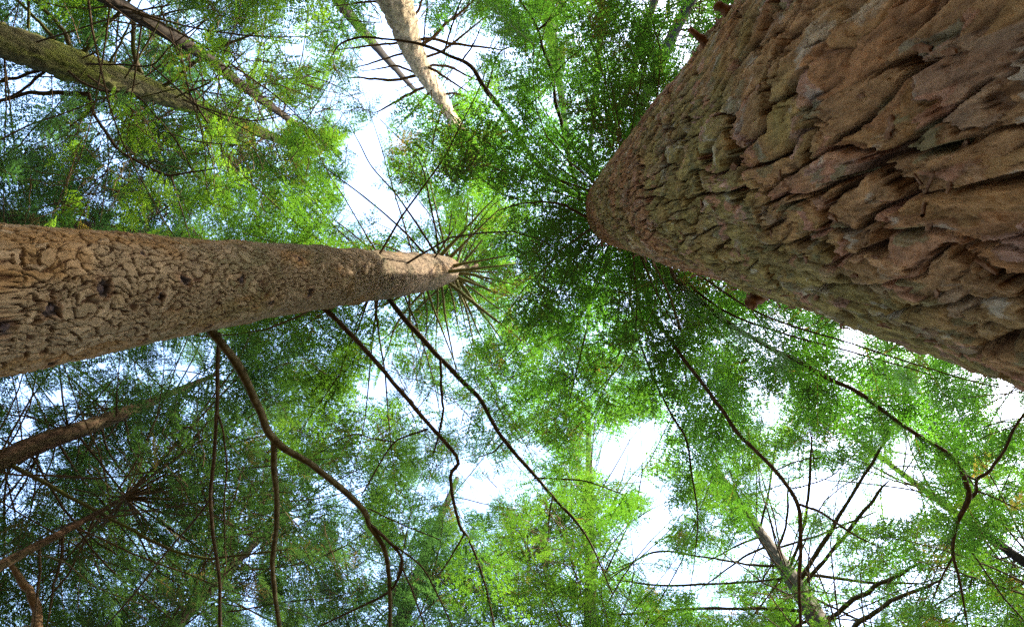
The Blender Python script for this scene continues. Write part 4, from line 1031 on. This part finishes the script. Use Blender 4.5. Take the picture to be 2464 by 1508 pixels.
def sun_keep(p, r):
    ok = np.ones(len(p), bool)
    for q, rad in zip(SUNP, SUNR):
        d = p-q; s = d @ SUN
        dist = np.linalg.norm(d-np.outer(s, SUN), axis=1)
        ok &= ~((s > 0.25) & (dist < rad) & (r.random(len(p)) < 0.93))
    return ok

def unit(a): return a/(np.linalg.norm(a, axis=-1, keepdims=True)+1e-12)

FR = []      # every frond: tree, kind, foot, direction, plane normal, length, tint
def fan(t, path, frm, tw_len, spacing, kind, dens=1.0):
    """Dress a stem with fronds: side twigs lying in a loose plane, each a spray of needles."""
    seg = np.linalg.norm(np.diff(path, axis=0), axis=1); cum = np.concatenate([[0], np.cumsum(seg)]); L = cum[-1]
    s = np.arange(frm*L, L, spacing)
    if len(s) == 0: return
    s = s+rng.uniform(-0.3, 0.3, len(s))*spacing; s = np.clip(s, 0, L*0.999)
    pts = np.stack([np.interp(s, cum, path[:, k]) for k in range(3)], -1)
    tan = unit(np.stack([np.interp(np.minimum(s+0.05, L), cum, path[:, k])-np.interp(np.maximum(s-0.05, 0), cum, path[:, k]) for k in range(3)], -1))
    f = (s-frm*L)/max(1e-6, (1-frm)*L)
    tilt = rng.normal(0, 0.20, (1, 3)); bt = rng.normal(0, 0.14)
    side = unit(np.cross(tan, np.array([0, 0, 1.0])+tilt*0.5))
    for sg in (-1, 1):
        m = rng.random(len(s)) < dens
        k = int(m.sum())
        if not k: continue
        ln = tw_len*np.clip(0.35+1.1*(1-f[m])*(0.35+f[m]*1.2), 0.30, 1.1)*rng.uniform(0.65, 1.25, k)
        ang = np.radians(rng.uniform(38, 70, k))
        d = unit(tan[m]*np.cos(ang)[:, None]+side[m]*(sg*np.sin(ang))[:, None]+np.array([0, 0, 1.0])*rng.normal(-0.10, 0.16, k)[:, None])
        nn = np.array([0, 0, 1.0])+tilt+rng.normal(0, 0.13, (k, 3))
        FR.append((np.full(k, t.index), np.full(k, 0 if kind == 'H' else 1), pts[m], d, nn, ln, bt+rng.normal(0, 0.09, k)))
    FR.append((np.array([t.index]), np.array([0 if kind == 'H' else 1]), path[-2:-1], unit(path[-1:]-path[-2:-1]), np.array([[0, 0, 1.0]])+tilt, np.array([tw_len*0.7]), np.array([bt])))

for ti, t in enumerate(TREES.values()): t.index = ti
STEMS = []
# dress the traced limbs
for t, path, rad, dress in LIMBS:
    if dress <= 0: continue
    near = path[:, 2].mean()-CAM_H < 7.6
    if t.key == 'cedar' and near:
        fan(t, path, 0.25, 0.52, 0.11, 'C', dress)
    else:
        fan(t, path, 0.40, 0.55, 0.13, 'H', dress)

# boughs over the whole canopy
def clear_stem(path):
    u, v, w = proj(path)
    return prot_keep(u, v, path[:, 2], rng).mean() > 0.72

def try_bough(u, v, hmin, hmax, near=False):
    h = rng.uniform(hmin, hmax)
    tip = P(u, v, h)
    cand, wt = [], []
    for t in TREES.values():
        lo, hi = t.crown
        if not (lo-0.8 <= h <= hi): continue
        z = tip[2]+0.3
        c, r = tpos(t, min(z, t.axis[-1, 2]-0.3))
        L = math.hypot(*(tip[:2]-c[:2]))
        mx_ = 4.0 if t.key not in ('fir', 'sunlit') else 3.3
        if 0.5 < L < mx_: cand.append((t, L)); wt.append(math.exp(-L/1.3))
    if not cand: return False
    wt = np.array(wt); t, L = cand[rng.choice(len(cand), p=wt/wt.sum())]
    c, r = tpos(t, min(tip[2]+rng.uniform(-0.05, 0.30)*L, t.axis[-1, 2]-0.25))
    d = tip-c
    side = np.cross(d, [0, 0, 1.0]); side /= np.linalg.norm(side)+1e-9
    s = np.linspace(0, 1, 9)[:, None]
    bow = rng.normal(0, 0.17 if t.key == 'cedar' else 0.09)*L; arch = rng.uniform(0.02, 0.12)*L
    path = c+d*s+side*(bow*np.sin(np.pi*s))+np.array([0, 0, 1.0])*(arch*np.sin(np.pi*s))
    path[1:] += np.cumsum(rng.normal(0, 0.012*L, (8, 3))*np.array([1, 1, 0.5]), 0)*0.6
    if not clear_stem(path): return False
    r0 = (0.005+0.0042*L)*(0.6 if t.key == 'cedar' else 0.85)
    STEMS.append((t, path, r0*(1-0.82*s[:, 0])))
    fl_ = min(0.86*L, 2.5)/L
    fan(t, path, 1-fl_, rng.uniform(0.48, 0.78)*min(1.3, max(0.9, h/11)), 0.14, 'H', 0.95)
    t.nbough += 1
    return True

CAP = 3.7          # layers of leaf over any spot
DENSECAP = 0.0
def densmap(u, v):
    dn = np.zeros_like(u)
    for a, b, ra, rb in DENSE:
        dn = np.maximum(dn, 1-sstep(0.5, 1.2, np.sqrt(((u-a)/ra)**2+((v-b)/rb)**2)))
    return dn
NB = 0; tries = 0
while NB < 1800 and tries < 9000:
    tries += 1
    u = rng.uniform(-330, 2794); v = rng.uniform(-330, 1838)
    kp = keep_at(np.array([u]), np.array([v]))[0]
    if rng.random() > 0.25+0.75*kp: continue
    lay = rng.random()
    hmin, hmax = (7.0, 10.0) if lay < 0.38 else (10.0, 14.0) if lay < 0.78 else (14.0, 20.0)
    NB += try_bough(u, v, hmin, hmax)
print('boughs', NB, 'tries', tries, {k: t.nbough for k, t in TREES.items()})

# ---- filter fronds, thin them where the canopy is many layers deep, and build crowns
fT, fK, fP, fD, fN, fL, fB = [np.concatenate([q[k] for q in FR]) for k in range(7)]
def along(x): return fP+fD*(fL*x)[:, None]+np.array([0, 0, -0.13])*(fL*x*x)[:, None]
cen = along(0.5); u, v, w = proj(cen)
out = np.maximum(np.maximum(-u, u-2464), np.maximum(-v, v-1508))
kp = np.zeros(len(u)); pk = np.ones(len(u), bool); sk = np.ones(len(u), bool)
for x in (0.25, 0.55, 0.9):
    p_ = along(x); uu, vv, ww = proj(p_)
    kp += keep_at(uu, vv)/3; pk &= prot_keep(uu, vv, p_[:, 2], rng)
    if x != 0.25: sk &= sun_keep(p_, rng)
kp = np.where(w > 12.0, kp**0.9, kp); kp = np.where(kp < 0.12, 0, kp); kp = np.where(out > 60, 0.75, kp)
idx = np.where((out < 300) & (rng.random(len(u)) < kp) & pk & sk)[0]
idx = rng.permutation(idx)
idx = idx[np.argsort(w[idx]+rng.uniform(0, 12.0, len(idx)), kind='stable')]
CELL = 64.0
ci_ = (np.clip(u[idx]+300, 0, 3200)//CELL).astype(int)*200+(np.clip(v[idx]+300, 0, 2200)//CELL).astype(int)
cover = 0.20*(fL[idx]*FPX/w[idx])**2/CELL**2
order = np.argsort(ci_, kind='stable')
cs = np.cumsum(cover[order]); first = np.searchsorted(ci_[order], ci_[order]); within = cs-cs[first]
cap = np.where(out[idx][order] > 60, CAP*0.6, CAP*(1-0.26*(1-sstep(0.5, 1.1, np.hypot((u[idx][order]-1390)/230, (v[idx][order]-480)/230)))))
sel = idx[order][within < cap]
groups = {}
eff = 0
for t in TREES.values():
    q = sel[fT[sel] == t.index]
    if not len(q): continue
    X = fD[q]; Y = unit(np.cross(fN[q], X)); Z = np.cross(X, Y)
    # x-y-z Euler angles of the frames
    ey = np.arcsin(np.clip(-X[:, 2], -1, 1)); ez = np.arctan2(X[:, 1], X[:, 0]); ex = np.arctan2(Y[:, 2], Z[:, 2])
    var = np.where(fK[q] == 0, rng.integers(0, NH, len(q)), NH+rng.integers(0, NC, len(q)))
    tint = np.clip(0.45+fB[q], 0.12, 1); tint = np.where(rng.random(len(q)) < 0.012, -0.5, tint)
    me = bpy.data.meshes.new('crown'); me.vertices.add(len(q)); me.vertices.foreach_set('co', np.ascontiguousarray(fP[q], np.float32).ravel())
    a = me.attributes.new('variant', 'INT', 'POINT'); a.data.foreach_set('value', np.ascontiguousarray(var, np.int32))
    a = me.attributes.new('turn', 'FLOAT_VECTOR', 'POINT'); a.data.foreach_set('vector', np.ascontiguousarray(np.stack([ex, ey, ez], -1), np.float32).ravel())
    a = me.attributes.new('size', 'FLOAT', 'POINT'); a.data.foreach_set('value', np.ascontiguousarray(fL[q]*1.12, np.float32))
    a = me.attributes.new('frond_tint', 'FLOAT', 'POINT'); a.data.foreach_set('value', np.ascontiguousarray(tint, np.float32))
    t.crown_o = link('crown', me, MAT[t.leaf], t.root); t.crown_o['kind'] = 'stuff'
    if t.leaf not in groups: groups[t.leaf] = frond_nodes(MAT[t.leaf])
    md = t.crown_o.modifiers.new('fronds', 'NODES'); md.node_group = groups[t.leaf]
    eff += int(np.array(FROND_TRIS)[var].sum())
print('fronds', len(fP), len(idx), len(sel), 'drawn triangles', eff, FROND_TRIS)

# ---- bough stems and twigs
for t in TREES.values():
    acc = Acc()
    for tt, path, rad in STEMS:
        if tt is t:
            v_, f_ = tube(path, rad, 4); acc.add(v_, f_)
    if acc.v:
        a_, b_, _ = acc.arrays()
        par = getattr(t, 'crown_o', None)
        if par is None: continue
        o = link('twigs', mesh_np('twigs', a_, b_), MAT['twig'], par); o['kind'] = 'stuff'

# ---- tangles of fine dead twigs
def tangle(key, u0, v0, ru, rv, hmin, hmax, n, mat='dead_twig'):
    t = TREES[key]; acc = Acc()
    for i in range(n):
        u = u0+rng.normal()*ru*0.55; v = v0+rng.normal()*rv*0.55; h = rng.uniform(hmin, hmax)
        p = P(u, v, h); L = rng.uniform(0.25, 0.9)
        a = rng.uniform(0, 2*np.pi); d = np.array([math.cos(a), math.sin(a), rng.normal(-0.25, 0.3)])
        s = np.linspace(0, 1, 6)[:, None]
        path = p+d*L*s+np.cumsum(rng.normal(0, 0.035*L, (6, 3)), 0)
        uu, vv, w = proj(path)
        if not prot_keep(uu, vv, path[:, 2], rng).all() or keep_at(uu[2:3], vv[2:3])[0] < rng.random()*0.6: continue
        v_, f_ = tube(path, np.linspace(0.0075, 0.0026, 6), 3); acc.add(v_, f_)
        for q in range(3):
            j = rng.integers(1, 5); d2 = unit(d+rng.normal(0, 0.7, 3)); l2 = L*rng.uniform(0.2, 0.5)
            s2 = np.linspace(0, 1, 4)[:, None]
            v_, f_ = tube(path[j]+d2*l2*s2, np.linspace(0.005, 0.002, 4), 3); acc.add(v_, f_)
    if acc.v:
        a_, b_, _ = acc.arrays()
        o = link('dead_twigs', mesh_np('dead_twigs', a_, b_), MAT[mat], t.root); o['kind'] = 'stuff'
tangle('moss', 420, 250, 270, 200, 7.5, 11, 900)
tangle('maple', 620, 230, 160, 160, 9, 12, 160)
tangle('west', 260, 440, 260, 90, 8, 11, 160)
tangle('fir', 1080, 940, 190, 130, 7.5, 10.5, 220)
tangle('centre', 1350, 1330, 160, 120, 8.5, 11.5, 160)
tangle('slim', 260, 1200, 300, 200, 7.0, 9.5, 480, 'twig')
tangle('southwest', 560, 1300, 220, 150, 8.5, 11, 200)
tangle('cedar', 1300, 620, 150, 100, 8, 10, 160)
tangle('basal', 2030, 1340, 200, 130, 9, 12, 160)
tangle('basal', 1930, 1430, 70, 70, 8.0, 10.0, 260)
tangle('sunlit', 985, 90, 50, 80, 8.5, 11, 150)
tangle('sunlit', 940, 20, 60, 60, 8, 10, 90)
for t in TREES.values():
    t.root.location = (0, 0, 0)

# ------------------------------------------------------------------ unseen wood all round the near trees, added to dim the side light
vs_, fs_, ti_ = [], [], []; n0 = 0
for k in range(5):
    tv = np.array([(0, -0.02, 0), (0, 0.02, 0), (1, 0, -0.1)]+[q for i in range(9) for sg in (-1, 1) for q in ((0.05+0.1*i, 0, 0), (0.13+0.1*i, 0, 0), (0.25+0.1*i, sg*(0.30-0.022*i), -0.05))], float)
    tfc = np.arange(len(tv)).reshape(-1, 3); n = 430
    a = rng.uniform(0, 2*np.pi, n); r = 15+16*rng.random(n)**0.8; z = 0.4+19*rng.random(n)**0.85
    Pn = np.stack([np.cos(a)*r, np.sin(a)*r, z], -1); Sn = rng.uniform(1.3, 2.6, n)
    b = rng.uniform(0, 2*np.pi, n); An = unit(np.stack([np.cos(b), np.sin(b), rng.normal(-0.3, 0.3, n)], -1))
    nr = np.stack([np.cos(a), np.sin(a), np.full(n, 0.8)], -1)+rng.normal(0, 0.5, (n, 3))
    yv = unit(np.cross(nr, An)); zv = np.cross(An, yv)
    V = Pn[:, None]+(tv[None, :, 0, None]*An[:, None]+tv[None, :, 1, None]*yv[:, None]*1.2+tv[None, :, 2, None]*zv[:, None])*Sn[:, None, None]
    F = (tfc[None]+(np.arange(n)*len(tv))[:, None, None]).reshape(-1, 3)+n0
    vs_.append(V.reshape(-1, 3)); fs_.append(F); n0 += n*len(tv)
    ti_.append(np.repeat(rng.uniform(0.1, 0.9, n), len(tv)))
V = np.vstack(vs_); u, v, w = proj(V)
F = np.vstack(fs_)
inframe = ((w > 0.2) & (u > -60) & (u < 2524) & (v > -60) & (v < 1568))[F].any(1)
wood = link('unseen_forest', mesh_np('unseen_forest', V, F[~inframe], False, {'tint': np.concatenate(ti_)}), MAT['leaf_deep'])
wood['kind'] = 'stuff'; wood['label'] = 'unseen dark green wood standing all round beyond the near trees'; wood['category'] = 'forest'
